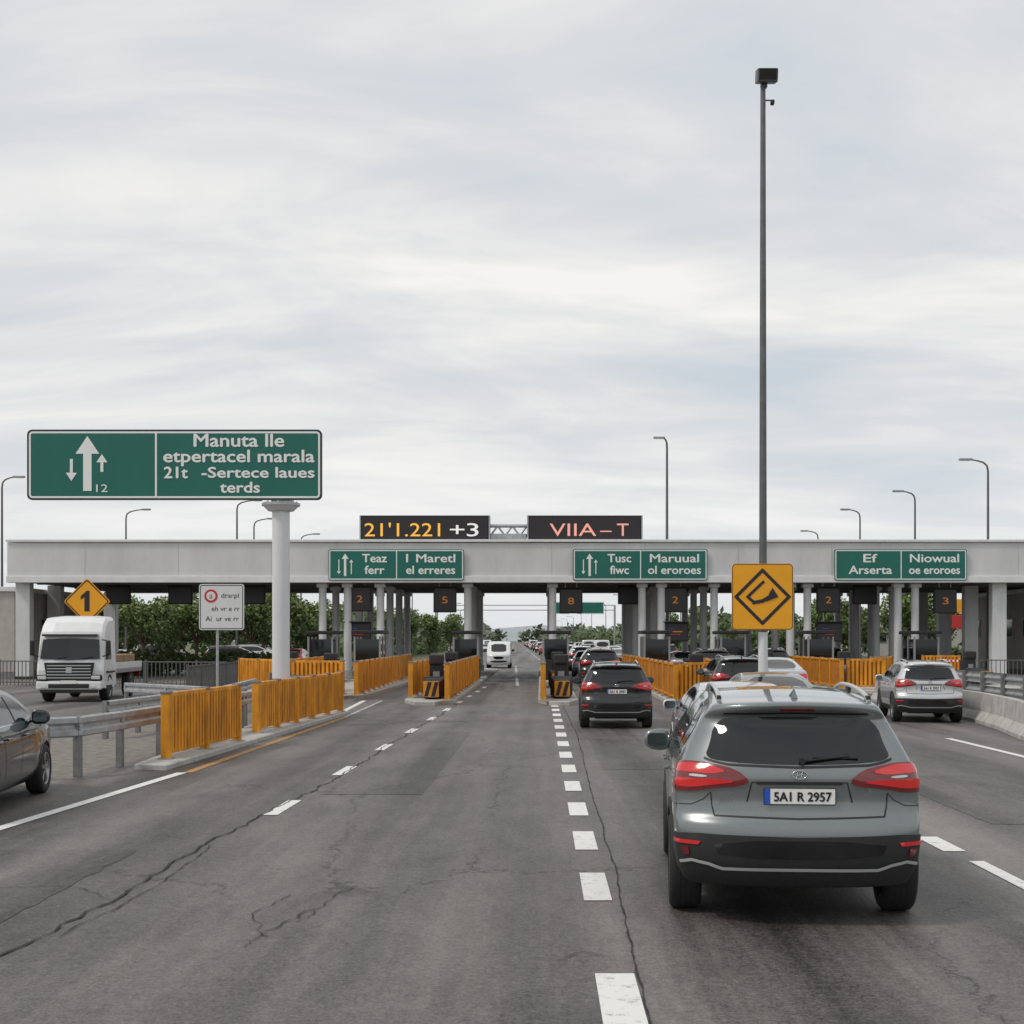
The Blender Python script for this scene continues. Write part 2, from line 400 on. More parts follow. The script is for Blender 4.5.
        ribbon(mb,bv,S,[(.63,.955),(.62,.86),(.60,.79)],.010,'rear','black',.002,True)
        ribbon(mb,bv,S,[(-.60,.79),(0,.775),(.60,.79)],.012,'rear','black',.002)
        ribbon(mb,bv,S,[(.63,.955),(.70,.90),(.82,.86),(1.1,.85)],.007,'rear','black',.002,True)
        ribbon(mb,bv,S,[(-.37,.89),(-.335,1.03),(.335,1.03),(.37,.89)],.010,'rear','black',.003)
        ribbon(mb,bv,S,[(-.30,1.025),(.30,1.025)],.022,'rear','black',.006)
        pc=project(bv,'rear',0,.94,S)[0]; py=pc.y-.02; zc=.935
    elif style=='sedan':
        panel(mb,bv,S,[(-.64,1.10),(-.50,1.36),(0,1.385),(.50,1.36),(.64,1.10),(0,1.09)],'rear','glass',.004,.07,1)
        side=[(3.25,1.02),(2.75,1.30),(2.4,1.37),(1.8,1.35),(1.4,1.25),(1.05,1.08),(1.5,1.02)]
        panel(mb,bv,S,side,'side','glass',.004,.09,1)
        for p in (1.45,2.3): ribbon(mb,bv,S,[(p,1.03),(p+.02,1.33)],.05,'side','black',.007)
        ribbon(mb,bv,S,[(3.25,1.0),(1.5,1.0),(1.05,1.05)],.014,'side','chrome',.006)
        panel(mb,bv,S,[(-.70,3.42),(-.54,2.85),(0,2.78),(.54,2.85),(.70,3.42),(0,3.55)],'top','glass',.004,.1,1)
        panel(mb,bv,S,[(1.1,.92),(.6,.94),(.42,.90),(.45,.80),(.7,.77),(1.05,.80)],'rear','lamp_red',.010,.05,1,True)
        panel(mb,bv,S,[(-1.0,.36),(1.0,.36),(1.0,.22),(-1.0,.22)],'rear','cladding',.008,.08,0)
        ribbon(mb,bv,S,[(-.42,.60),(-.42,.95)],.008,'rear','black',.002,True)
        py=.02; zc=.72
    else:
        panel(mb,bv,S,[(-.72,1.25),(-.66,1.82),(.66,1.82),(.72,1.25)],'rear','glass',.004,.1,1)
        panel(mb,bv,S,[(4.25,1.22),(3.75,1.78),(3.3,1.84),(3.2,1.22)],'side','glass',.004,.1,1)
        panel(mb,bv,S,[(-.78,1.24),(-.66,1.84),(.66,1.84),(.78,1.24)],'front','glass',.006,.08,1)
        panel(mb,bv,S,[(.95,1.35),(.82,1.35),(.82,.85),(.95,.85)],'rear','lamp_red',.01,.05,0,True)
        py=.0; zc=.62
    hz=.83 if style=='suv' else (.68 if style=='sedan' else .9)
    panel(mb,bv,S,[(1.05,hz+.06),(.55,hz),(.45,hz-.08),(.8,hz-.12),(1.05,hz-.06)],'front','lamp_white',.01,.05,1,True)
    panel(mb,bv,S,[(-.42,hz),(.42,hz),(.36,hz-.22),(-.36,hz-.22)],'front','black_gloss',.01,.07,1)
    panel(mb,bv,S,[(-.7,hz-.3),(.7,hz-.3),(.6,hz-.45),(-.6,hz-.45)],'front','cladding',.01,.07,1)
    zt=.98 if style=='sedan' else 1.15
    ys={'suv':(1.22,2.12,3.12),'sedan':(1.5,2.35,3.3),'van':(1.3,3.15,4.2)}[style]
    for k,p in enumerate(ys):
        ribbon(mb,bv,S,[(p,zt),(p+.02,.75),(p,zb+.17)] if k else [(p-.25,zt),(p+.02,.85),(p+.12,zb+.17)],.010,'side','black',.002)
    for p in ys[:2]:
        for sg,q in ((-1,'L'),(1,'R')):
            l,nn=project(bv,q,p+.2,zt-.13,S); mb.box((l.x+sg*.02,l.y,l.z),(.03,.19,.028),pt,.008)
    mb.box((0,py,zc),(.50,.012,.115),'plate',.003)
    mb.box((-.228,py-.006,zc),(.040,.004,.107),'plate_blue')
    mb.frame(0,zc,.508,.123,.01,.007,py-.0075,'black')
    mb.text(plate,.02,zc-.034,.092,py-.0085,'ink',w=.40,fat=.003)
    if style=='suv':
        e=project(bv,'rear',0,1.085,S)[0]
        for i in range(24):
            a=2*math.pi*i/24;b=2*math.pi*(i+1)/24
            mb.cyl((.052*math.cos(a),e.y-.008,1.085+.030*math.sin(a)),(.052*math.cos(b),e.y-.008,1.085+.030*math.sin(b)),.005,'chrome',n=6)
        mb.cyl((-.022,e.y-.008,1.062),(-.010,e.y-.008,1.108),.005,'chrome',n=6); mb.cyl((.022,e.y-.008,1.108),(.010,e.y-.008,1.062),.005,'chrome',n=6); mb.cyl((-.012,e.y-.008,1.08),(.012,e.y-.008,1.09),.005,'chrome',n=6)
        mb.text('SUVAT',-.50,.885,.045,project(bv,'rear',-.5,.89,S)[0].y-.006,'chrome',w=.14)
        a=project(bv,'rear',.02,1.18,S)[0]; b=project(bv,'rear',.36,1.215,S)[0]
        mb.cyl(a+Vector((0,-.03,0)),b+Vector((0,-.025,0)),.010,'black',r1=.006,n=8); mb.cyl(a+Vector((0,.02,0)),a+Vector((0,-.04,0)),.022,'black',n=12)
        a2=project(bv,'rear',.10,1.205,S)[0];b2=project(bv,'rear',.42,1.20,S)[0]
        mb.cyl(a2+Vector((0,-.02,0)),b2+Vector((0,-.02,0)),.007,'black',n=8)
        for sg in (-1,1):
            pth=[]
            for t in np.linspace(0,1,14):
                y=.45+2.0*t; l=project(bv,'top',sg*.53,y,S)[0]
                hh=.045*math.sin(math.pi*t)**.3 if 0<t<1 else 0
                pth.append((sg*.545,y,l.z+hh))
            mb.tube(pth,.017,'trim_silver',10)
            for y in (.52,1.5,2.4):
                l=project(bv,'top',sg*.53,y,S)[0]; mb.box((sg*.545,y,l.z+.015),(.03,.12,.05),'black',.008)
        l=project(bv,'top',0,.55,S)[0]
        mb.add([(-.025,.42,l.z-.01),(.025,.42,l.z-.01),(.03,.62,l.z-.01),(-.03,.62,l.z-.01),(0,.43,l.z+.065),(0,.50,l.z+.055)],[(0,1,4),(1,2,5,4),(2,3,5),(3,0,4,5)],pt)
        mb.box((0,.62,.30),(1.1,.5,.12),'black',.03); mb.box((0,.82,.33),(1.3,.10,.09),'black',.02)
    ym={'suv':2.8,'sedan':3.0,'van':4.0}[style]; zm={'suv':1.14,'sedan':1.05,'van':1.35}[style]
    wm=I(zm,S['wz'])-(.05 if style=='suv' else 0)
    for sg in (-1,1):
        bm=bmesh.new(); bmesh.ops.create_icosphere(bm,subdivisions=3,radius=1)
        vs=[]
        for v in bm.verts:
            x,y,z=v.co; f=lambda q:math.copysign(abs(q)**.7,q)
            vs.append((sg*(wm+.165)+f(x)*.115,ym+(f(y)*.075 if y>0 else f(y)*.03),zm+f(z)*.095*(1-.15*sg*x)))
        bm.verts.index_update(); fs=[[v.index for v in f.verts] for f in bm.faces]; bm.free()
        mb.add(vs,fs,pt if style!='van' else 'black',True)
        mb.rrect(sg*(wm+.165),zm,.175,.12,.04,ym-.034,ym-.028,'mirror_glass')
        mb.box((sg*(wm+.04),ym+.03,zm-.055),(.14,.06,.03),'black',.01)
    o=mb.obj('tmp',link=False); me=o.data; bpy.data.objects.remove(o)
    CACHE[style,pt]=me; return me
BODY={}
def car(name,style,pt,x,y,yaw=0,sc=1):
    me=car_mesh(style,pt); o=bpy.data.objects.new(name,me); o.location=(x,y,.008); o.rotation_euler=(0,0,R(-yaw)); o.scale=(sc,sc,sc); col.objects.link(o); return o
car('grey_suv','suv','paint_grey',1.835,9.85,4.2)
car('black_suv','suv','paint_black',1.76,32.0,1,.92)
car('silver_suv','suv','paint_silver',9.58,34.3,6,.92)
car('dark_sedan_car','sedan','paint_darkgreen',-7.05,15.0,-7)
car('silver_sedan_car','sedan','paint_silver',2.95,19.3,1,.97)
car('grey_sedan_car','sedan','paint_grey',4.5,25.5,0,.97)
car('black_suv','suv','paint_black',5.75,39.5,0,.95)
car('silver_sedan_car','sedan','paint_silver',8.0,46.0,0)
car('white_van','van','paint_white',-3.0,106,180,.95)
def bx(y): return -25/1400*max(0,y-85)
for (n,s,p,x,y,d) in [('black_suv','suv','paint_black',2.7,62,0),('red_car','sedan','paint_red',5.6,116,0),('blue_car','sedan','paint_blue',2.7,76,0),('silver_sedan_car','sedan','paint_silver',5.8,98,0),('black_suv','suv','paint_black',9.2,105,0),
   ('silver_sedan_car','sedan','paint_silver',8.5,140,0),('black_suv','suv','paint_black',5.5,135,0),('white_van','van','paint_white',8.8,165,0),('silver_sedan_car','sedan','paint_silver',12,150,0),('red_car','sedan','paint_red',12.2,180,0),
   ('silver_sedan_car','sedan','paint_silver',5.4,185,0),('black_suv','suv','paint_black',8.8,210,0),('silver_sedan_car','sedan','paint_silver',-6,220,180),('black_suv','suv','paint_black',-9,180,180),('silver_sedan_car','sedan','paint_silver',5.4,250,0),
   ('black_suv','suv','paint_black',-22,92,90),('silver_sedan_car','sedan','paint_silver',-29,90,90),('blue_car','sedan','paint_blue',-38,90,90),('red_car','sedan','paint_red',-17,96,0),('black_suv','suv','paint_black',16.2,78,0),('silver_sedan_car','sedan','paint_silver',-6,140,180),
   ('silver_suv','suv','paint_silver',2.9,92,0),('silver_suv','suv','paint_silver',2.8,112,0),('black_suv','suv','paint_black',2.8,150,0),('silver_sedan_car','sedan','paint_silver',7.6,72,0),('black_suv','suv','paint_black',7.5,60,0),('silver_suv','suv','paint_silver',11,82,0),('black_suv','suv','paint_black',12.2,125,0),('black_suv','suv','paint_black',10.7,64,0),('silver_suv','suv','paint_silver',-24,110,90),('black_suv','suv','paint_black',-32,112,90)]:
    car(n,s,p,x+bx(y),y,d)
random.seed(21)
for i in range(44):
    yy=190+i*8+random.uniform(-2,2); s,p,n=random.choice([('sedan','paint_silver','silver_sedan_car'),('suv','paint_black','black_suv'),('van','paint_white','white_van'),('sedan','paint_blue','blue_car'),('suv','paint_silver','silver_suv'),('sedan','paint_red','red_car')])
    car(n,s,p,[2.6,8.9,5.3,12.1][i%4]+bx(yy),yy,0)
for i in range(7):
    yy=230+i*35; s,p,n=random.choice([('sedan','paint_silver','silver_sedan_car'),('suv','paint_black','black_suv'),('van','paint_white','white_van')])
    car(n,s,p,random.choice([-4.2,-8])+bx(yy),yy,180)

# ------------------------------------------------------------------ ground, road
def sheet(name,pts,z,m):
    b=MB(); b.add([(p[0],p[1],z) for p in pts],[list(range(len(pts)))],m); return b.obj(name)
def asphalt(name,base,crk):
    global N,Lk,geo
    m=bpy.data.materials.new(name); m.use_nodes=True; MAT[name]=m
    nt=m.node_tree;N=nt.nodes;Lk=nt.links;B=N['Principled BSDF']
    geo=N.new('ShaderNodeTexCoord')
    fine=nz(42,det=2,rough=.9); mid=nz(1.4,(1,.4,1),7,.75); big=nz(.25,(1,.35,1),4,.65,(3,1,0)); streak=nz(2.3,(1,.03,1),5,.65)
    streak2=nz(.75,(1,.022,1),3,.5,(7,0,0)); grain=nz(11,det=4,rough=.8)
    sep=N.new('ShaderNodeSeparateXYZ'); Lk.new(geo.outputs['Object'],sep.inputs[0])
    wob=mth('MULTIPLY',nz(.06,det=2),1.2)
    wp=mth('COSINE',mth('MULTIPLY',mth('ADD',mth('ADD',sep.outputs[0],wob),.42),6.2832/1.78))
    v=mth('ADD',base,mth('MULTIPLY',mth('SUBTRACT',fine,.5),.24))
    v=mth('ADD',v,mth('MULTIPLY',mth('SUBTRACT',grain,.5),.12))
    v=mth('ADD',v,mth('MULTIPLY',mth('SUBTRACT',mid,.5),.13))
    v=mth('ADD',v,mth('MULTIPLY',mth('SUBTRACT',big,.5),.15))
    v=mth('ADD',v,mth('MULTIPLY',mth('SUBTRACT',streak,.5),.24))
    v=mth('ADD',v,mth('MULTIPLY',mth('SUBTRACT',streak2,.5),.24))
    v=mth('ADD',v,mth('MULTIPLY',wp,.017))
    v=mth('MAXIMUM',v,.020)
    st=mrange(nz(.9,(1,.22,1),6,.7,(9,2,0)),.58,.72,0,1)
    v=mth('MULTIPLY',v,mth('SUBTRACT',1,mth('MULTIPLY',st,.42)))
    vor=N.new('ShaderNodeTexVoronoi'); vor.feature='DISTANCE_TO_EDGE'; vor.inputs['Scale'].default_value=.36
    mp=N.new('ShaderNodeMapping'); mp.inputs['Scale'].default_value=(1,.35,1); Lk.new(geo.outputs['Object'],mp.inputs['Vector'])
    nd=N.new('ShaderNodeTexNoise'); nd.inputs['Scale'].default_value=1.6; nd.inputs['Detail'].default_value=8; nd.inputs['Roughness'].default_value=.7; Lk.new(geo.outputs['Object'],nd.inputs['Vector'])
    va=N.new('ShaderNodeVectorMath'); va.operation='MULTIPLY_ADD'; Lk.new(nd.outputs['Color'],va.inputs[0]); va.inputs[1].default_value=(.8,.8,0); Lk.new(mp.outputs[0],va.inputs[2]); Lk.new(va.outputs[0],vor.inputs['Vector'])
    crack=mrange(vor.outputs['Distance'],.0,.0045,1,0)
    mask=mrange(nz(.14,det=3,loc=(11,4,0)),.50,.60,0,1)
    crack=mth('MULTIPLY',crack,mask,clamp=True)
    v=mth('MULTIPLY',v,mth('SUBTRACT',1,mth('MULTIPLY',crack,crk)))
    cc=N.new('ShaderNodeCombineColor'); Lk.new(mth('MULTIPLY',v,1.07),cc.inputs[0]); Lk.new(v,cc.inputs[1]); Lk.new(mth('MULTIPLY',v,.95),cc.inputs[2]); Lk.new(cc.outputs[0],B.inputs['Base Color'])
    Lk.new(mrange(streak,.3,.7,.42,.72),B.inputs['Roughness']); B.inputs['Specular IOR Level'].default_value=.45
    bp=N.new('ShaderNodeBump'); bp.inputs['Strength'].default_value=.6; bp.inputs['Distance'].default_value=.012
    Lk.new(mth('SUBTRACT',fine,mth('MULTIPLY',crack,2)),bp.inputs['Height']); Lk.new(bp.outputs[0],B.inputs['Normal'])
def nz(scale,stretch=(1,1,1),det=4,rough=.6,loc=(0,0,0)):
    mp=N.new('ShaderNodeMapping'); mp.inputs['Scale'].default_value=stretch; mp.inputs['Location'].default_value=loc
    Lk.new(geo.outputs['Object'],mp.inputs['Vector'])
    n=N.new('ShaderNodeTexNoise'); n.inputs['Scale'].default_value=scale; n.inputs['Detail'].default_value=det; n.inputs['Roughness'].default_value=rough
    Lk.new(mp.outputs[0],n.inputs['Vector']); return n.outputs['Fac']
def mth(op,a,b=None,c=None,clamp=False):
    n=N.new('ShaderNodeMath'); n.operation=op; n.use_clamp=clamp
    for i,q in enumerate((a,b,c)):
        if q is None: continue
        if isinstance(q,(int,float)): n.inputs[i].default_value=q
        else: Lk.new(q,n.inputs[i])
    return n.outputs[0]
def mrange(v,a,b,c,d):
    n=N.new('ShaderNodeMapRange'); Lk.new(v,n.inputs[0])
    for i,q in enumerate((a,b,c,d)): n.inputs[i+1].default_value=q
    return n.outputs[0]
asphalt('asphalt',.102,.55); asphalt('asphalt_patch',.080,.2)
def roadpaint(name,c,wear):
    m=bpy.data.materials.new(name); m.use_nodes=True; MAT[name]=m; nt=m.node_tree
    b=nt.nodes['Principled BSDF']; tc=nt.nodes.new('ShaderNodeTexCoord'); n=nt.nodes.new('ShaderNodeTexNoise'); n.inputs['Scale'].default_value=9; n.inputs['Detail'].default_value=10; n.inputs['Roughness'].default_value=.85
    r=nt.nodes.new('ShaderNodeValToRGB'); r.color_ramp.elements[0].position=wear-.06; r.color_ramp.elements[0].color=(.12,.12,.12,1); r.color_ramp.elements[1].position=wear+.06; r.color_ramp.elements[1].color=(*c,1)
    nt.links.new(tc.outputs['Object'],n.inputs['Vector']); nt.links.new(n.outputs['Fac'],r.inputs[0]); nt.links.new(r.outputs[0],b.inputs['Base Color']); b.inputs['Roughness'].default_value=.6
roadpaint('paint_line',(.72,.72,.70),.40); roadpaint('paint_line_worn',(.52,.52,.50),.47); roadpaint('line_yellow',(.50,.25,.06),.47)
mat('grass',(.075,.095,.04),.9,dirt=(.16,.14,.09),nscale=.25,dirtamt=.25,bump=.8,bscale=8)
mat('gravel',(.19,.18,.16),.95,noise=.4,nscale=5,bump=1,bscale=35)
sheet('ground',[(-3000,-200),(3000,-200),(3000,5000),(-3000,5000)],0,'grass')
sheet('gravel_verge',[(-60,-5),(-6,-5),(-6,60),(-20,110),(-60,110)],.004,'gravel')
rp=[(-10,-6),(16,-6),(16,20),(40,44),(40,100),(15,112)]
ys=list(range(120,2000,60))
rp+= [(14+bx(y),y) for y in ys]+[(-11+bx(y),y) for y in ys[::-1]]
rp+=[(-11,112),(-15,100),(-15,50),(-6.9,40),(-6.9,19.6),(-10,18)]
bm=bmesh.new(); vv=[bm.verts.new((p[0],p[1],.008)) for p in rp]; f=bm.faces.new(vv); bmesh.ops.triangulate(bm,faces=[f])
me=bpy.data.meshes.new('asphalt_road'); bm.to_mesh(me); bm.free(); me.materials.append(MAT['asphalt']); o=bpy.data.objects.new('asphalt_road',me); col.objects.link(o)
sheet('side_road',[(-21,20),(-12.5,20),(-12.5,48),(-18,62),(-18,130),(-24,130),(-24,62)],.009,'asphalt')
def patch(x0,x1,y0,y1):
    random.seed(int(x0*100)); P=[]
    for a,c in (((x0,y0),(x1,y0)),((x1,y0),(x1,y1)),((x1,y1),(x0,y1)),((x0,y1),(x0,y0))):
        n=max(4,int(math.dist(a,c)/.25))
        for i in range(n): P.append((a[0]+(c[0]-a[0])*i/n+random.uniform(-.025,.025),a[1]+(c[1]-a[1])*i/n+random.uniform(-.03,.03)))
    sheet('asphalt_repair_patch',P,.0115,'asphalt_patch')
patch(-2.9,-1.55,18.5,31); patch(1.0,2.2,22,29); patch(-5.2,-3.9,8.8,13.6); patch(5.0,6.6,15.5,21)
b=MB(); ZM=.0145
def line(b,x0,y0,x1,y1,w,m='paint_line',z=ZM):
    d=Vector((x1-x0,y1-y0)).normalized(); n=Vector((-d.y,d.x))*w/2
    k=max(1,int(math.hypot(x1-x0,y1-y0)/6)); 
    for i in range(k):
        a=i/k;c=(i+1)/k; ax,ay,cx,cy=x0+(x1-x0)*a,y0+(y1-y0)*a,x0+(x1-x0)*c,y0+(y1-y0)*c
        b.add([(ax-n.x,ay-n.y,z),(cx-n.x,cy-n.y,z),(cx+n.x,cy+n.y,z),(ax+n.x,ay+n.y,z)],[(0,1,2,3)],m)
line(b,.455,7.0,.455,8.55,.24)
y=10.95
while y<43: line(b,.455,y,.455,y+1.30,.22); y+=2.65
y=16.3;
while y<62:
    X=lambda q:-3.13+ (q-16.9)*.017
    line(b,X(y),y,X(y+1.5),y+1.5,.17); y+=4.8
line(b,-6.35,6,-5.5,21.5,.16,'paint_line'); line(b,-5.62,40,-5.9,47,.15)
line(b,-5.42,21.5,-5.15,37,.15,'line_yellow'); line(b,-5.15,37,-5.3,47,.1,'paint_line_worn')
line(b,4.0,13.5,4.0,14.5,.22); line(b,4.02,5,4.02,12.9,.14,'paint_line')
y=16.6
while y<42: line(b,4.0,y,4.0,y+1.7,.18); y+=3.4
line(b,8.45,19,8.45,29,.15); 
y=36
while y<50: line(b,7.4,y,7.4,y+2,.15); y+=4
for y in range(120,900,12):
    for x in (1.0,-2.2,7.2,10.6,-6): line(b,x+bx(y),y,x+bx(y+4),y+4,.16)
for s in (13.4,-10.4): 
    for y in range(114,1200,60): line(b,s+bx(y),y,s+bx(y+60),y+60,.18)
line(b,-1.0,62,-1.9,110,.14,'paint_line_worn')
b.obj('road_markings')
b=MB(); random.seed(3)
def crackline(pts,w,jit,step=.12):
    P=[]
    for i in range(len(pts)-1):
        a,c=pts[i],pts[i+1]; k=max(1,int(math.dist(a,c)/step))
        P+=[(a[0]+(c[0]-a[0])*t/k,a[1]+(c[1]-a[1])*t/k) for t in range(k)]
    P.append(pts[-1]); o=0; Q=[]
    for p in P:
        o=o*.8+random.uniform(-jit,jit); Q.append((p[0]+o,p[1]+random.uniform(-jit,jit)*.5,w*random.uniform(.3,1.3)))
    vs=[]
    for i,p in enumerate(Q):
        a=Q[max(0,i-1)];c=Q[min(len(Q)-1,i+1)]; l=math.dist(a[:2],c[:2]) or 1; nx,ny=-(c[1]-a[1])/l*p[2]/2,(c[0]-a[0])/l*p[2]/2
        vs+=[(p[0]-nx,p[1]-ny,.0175),(p[0]+nx,p[1]+ny,.0175)]
    b.add(vs,[(2*i,2*i+1,2*i+3,2*i+2) for i in range(len(Q)-1)],'crack')
crackline([(-3.62,7),(-3.5,9.3),(-3.36,11),(-3.3,14.7),(-3.0,20),(-2.95,27),(-2.6,45)],.024,.03)
crackline([(-3.30,9.6),(-3.2,11),(-3.22,12.5),(-3.28,14.0)],.012,.02)
crackline([(.58,6),(.60,9),(.66,12),(.70,20),(.80,30),(.7,44)],.014,.008)
crackline([(-1.98,9.3),(-1.9,9.9),(-1.72,10.6)],.012,.035,.08); crackline([(-1.75,10.1),(-1.66,11.0),(-1.5,11.6)],.010,.03,.08)
crackline([(-1.85,9.6),(-2.1,10.4),(-1.95,11.2)],.008,.03,.08)
crackline([(-.08,9.0),(.1,8.9),(.3,9.15),(.45,9.0)],.008,.02,.08)
crackline([(-3.4,11.0),(-3.9,11.6),(-4.6,11.5),(-5.4,12.1)],.010,.03,.1)
crackline([(-5.3,14.6),(-4.2,14.7),(-3.6,14.5)],.008,.02,.1)
crackline([(-2.9,31),(-1.5,30.8),(.3,31.2)],.015,.03,.1)
b.obj('asphalt_cracks')

# ------------------------------------------------------------------ toll canopy
CY=72; H0=5.0; H1=7.15
b=MB()
XL,XR=-27.4,30
b.box(((XL+XR)/2,CY+.15,(H0+H1)/2+.12),(XR-XL,.3,H1-H0-.45),'fascia')
b.box(((XL+XR)/2,CY+.13,H1+.0),(XR-XL+.1,.5,.14),'fascia_edge',.02)
b.box(((XL+XR)/2,CY+.13,H0+.17),(XR-XL+.06,.46,.34),'fascia_edge',.02)
x=XL+4
while x<XR: b.box((x,CY-.003,(H0+H1)/2+.12),(.018,.01,H1-H0-.5),'fascia_joint'); x+=4.8
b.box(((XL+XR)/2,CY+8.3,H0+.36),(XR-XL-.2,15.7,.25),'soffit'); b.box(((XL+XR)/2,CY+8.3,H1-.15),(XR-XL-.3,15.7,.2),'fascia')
b.box(((XL+XR)/2,CY+16.3,(H0+H1)/2),(XR-XL,.3,H1-H0),'fascia')
for x in (XL+.1,XR-.1): b.box((x,CY+8.3,(H0+H1)/2),(.2,15.7,H1-H0-.2),'fascia')
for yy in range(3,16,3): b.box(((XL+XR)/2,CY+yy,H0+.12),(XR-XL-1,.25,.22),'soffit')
cols=[(-11.3,0),(-10.0,0),(-8.3,0),(-3.75,0),(.65,0),(5.3,0),(6.3,0),(9.05,0),(13.0,0),(13.9,0),(18.6,0),(19.5,0),(23.8,1),(-26.8,1)]
for (x,big_) in cols:
    for k,yy in enumerate((.8,5.5,10.5,15.5)):
        if big_: b.box((x,CY+yy,(H0+.1)/2+.05),(.75,.6,H0-.1),'column',.03)
        else:
            b.cyl((x,CY+yy,.12),(x,CY+yy,H0+.05),.2,'column',n=18); b.cyl((x,CY+yy,.12),(x,CY+yy,.5),.26,'concrete',n=18)
            b.box((x,CY+yy,H0-.12),(.55,.55,.2),'column',.02)
b.obj('toll_plaza_canopy')

def arrow(b,x,z,h,w,t,y,m,up=True,M=None):
    s=1 if up else -1; hd=w*.75
    P=[(x-t/2,z-s*h/2),(x+t/2,z-s*h/2),(x+t/2,z+s*(h/2-hd)),(x+w/2,z+s*(h/2-hd)),(x,z+s*h/2),(x-w/2,z+s*(h/2-hd)),(x-t/2,z+s*(h/2-hd))]
    b.add([(p[0],y,p[1]) for p in P],[(0,1,2,6),(5,3,4)],m,False,M)
def overhead_sign(x0,x1,z0,z1,lines1,lines2,y):
    b=MB(); w=x1-x0;h=z1-z0; cx=(x0+x1)/2; cz=(z0+z1)/2
    b.rrect(cx,cz,w,h,.1,y-.05,y,'green'); b.frame(cx,cz,w-.08,h-.08,.08,.05,y-.055,'sign_white')
    b.box((cx+.02,y-.054,cz),(.05,.006,h-.1),'sign_white')
    for q in (-.35,.35): b.box((cx+w*q,y+.04,cz),(.1,.1,h*.8),'steel')
    for fr,ls in ((.27 if len(lines1[0])<3 else lines1[0][2],lines1),(.755,lines2)):
        for i,(t,ww,*_) in enumerate(ls): b.text(t,x0+w*fr,cz+.14-i*.60,.60,y-.056,'sign_white',w=ww,fat=.014)
    return b
def W(px,y): return (px-540)/1400*y
def Z(py,y): return 2.05+(640-py)/1400*y
ys_=71.9
for (a,c,l1,l2) in [(329,464,[('Teaz',1.25,.34),('ferr',1.0)],[('1 Maretl',2.5),('el erreres',2.5)]),(573,707,[('Tusc',1.2,.345),('fiwc',.95)],[('Maruual',2.5),('ol eroroes',2.7)]),(834,966,[('Ef',.7),('Arserta',2.2)],[('Niowual',2.5),('oe eroroes',2.6)])]:
    b=overhead_sign(W(a,72),W(c,72),Z(580.5,72),Z(549.5,72),l1,l2,ys_)
    if a<800:
        x=W(a,72)+.85; zc=(Z(580,72)+Z(550,72))/2; arrow(b,x,zc,1.15,.36,.12,ys_-.056,'sign_white'); arrow(b,x-.32,zc-.1,.75,.2,.05,ys_-.056,'sign_white',False); arrow(b,x+.32,zc-.1,.75,.2,.05,ys_-.056,'sign_white')
    b.obj('overhead_direction_sign')
def ledboard(x0,x1,z0,z1,texts):
    b=MB(); w=x1-x0;h=z1-z0;cx=(x0+x1)/2;cz=(z0+z1)/2; y=72.2
    b.box((cx,y+.2,cz),(w,.4,h),'black',.04); b.rrect(cx,cz,w-.25,h-.25,.03,y-.02,y+.01,'led_panel')
    for s in (-1,1): b.box((cx+s*(w/2-.04),y-.01,cz),(.07,.08,h),'steel',.01)
    for k in (-.35,0,.35): b.box((cx+k*w,y+.6,H1+.1),(.1,.5,.25),'steel')
    for (t,x,ww,m,s) in texts: b.text(t,x,cz-.36*s,.98*s,y-.026,m,w=ww,bold=0)
    return b
b=ledboard(W(359,72),W(490,72),Z(543,72),Z(515,72),[("21'1.221",W(402,72),3.9,'led_amber',1),('+',W(457,72),.75,'led_white',1),('3',W(472.5,72),.6,'led_white',1)]); b.obj('variable_message_sign')
b=ledboard(W(527,72),W(643,72),Z(543,72),Z(515,72),[('VIIA',W(573,72),2.4,'led_pink',.95),('–',W(606,72),.6,'led_pink',.95),('T',W(623,72),.6,'led_pink',.95)]); b.obj('variable_message_sign')
b=MB()
for z in (7.45,7.95): b.cyl((W(490,72),72.5,z),(W(527,72),72.5,z),.09,'steel')
for i in range(5): b.cyl((W(490+i*7.4,72),72.5,7.45 if i%2==0 else 7.95),(W(490+(i+1)*7.4,72),72.5,7.95 if i%2==0 else 7.45),.05,'steel')
b.box((W(508,72),72.5,7.4),(1.9,.3,.3),'galv',.03)
b.obj('sign_truss')

random.seed(8)
def lane_signal(x,z,y=72.0,w=1.1,h=1.2,g='x'):
    b=MB(); b.box((0,.12,0),(w,.25,h),'black',.04); b.box((0,-.10,h/2+.02),(w+.04,.35,.05),'black',.01); b.rrect(0,0,w-.14,h-.14,.03,-.012,-.004,'led_panel')
    if g=='x':
        b.text(random.choice(['3','2','5','8']),0,-.17,.50,-.018,'led_orange',w=.30,bold=0)
    elif g=='l': b.box((0,-.016,.02),(w*.55,.006,.05),'led_orange'); b.box((0,-.016,-.12),(w*.4,.006,.04),'sign_red'); b.box((-.2,-.016,.18),(.3,.006,.04),'plate_blue')
    for s in (-.3,.3): b.cyl((s,.12,h/2),(s,.12,5.2-z),.03,'steel',n=8)
    b.obj('lane_signal',(x,y,z))
for px,py in ((360,599),(445,600),(571,601),(675,600),(828,600),(945,601)): lane_signal(W(px,73),Z(py,73),72.9,1.2,1.3)
for px in (118,180,253,630,865): lane_signal(W(px,76),Z(595,76),76,1.3,1.0,'n')
for px in (358,675,829): lane_signal(W(px,73),Z(632,73),72.9,1.35,1.0,'l')

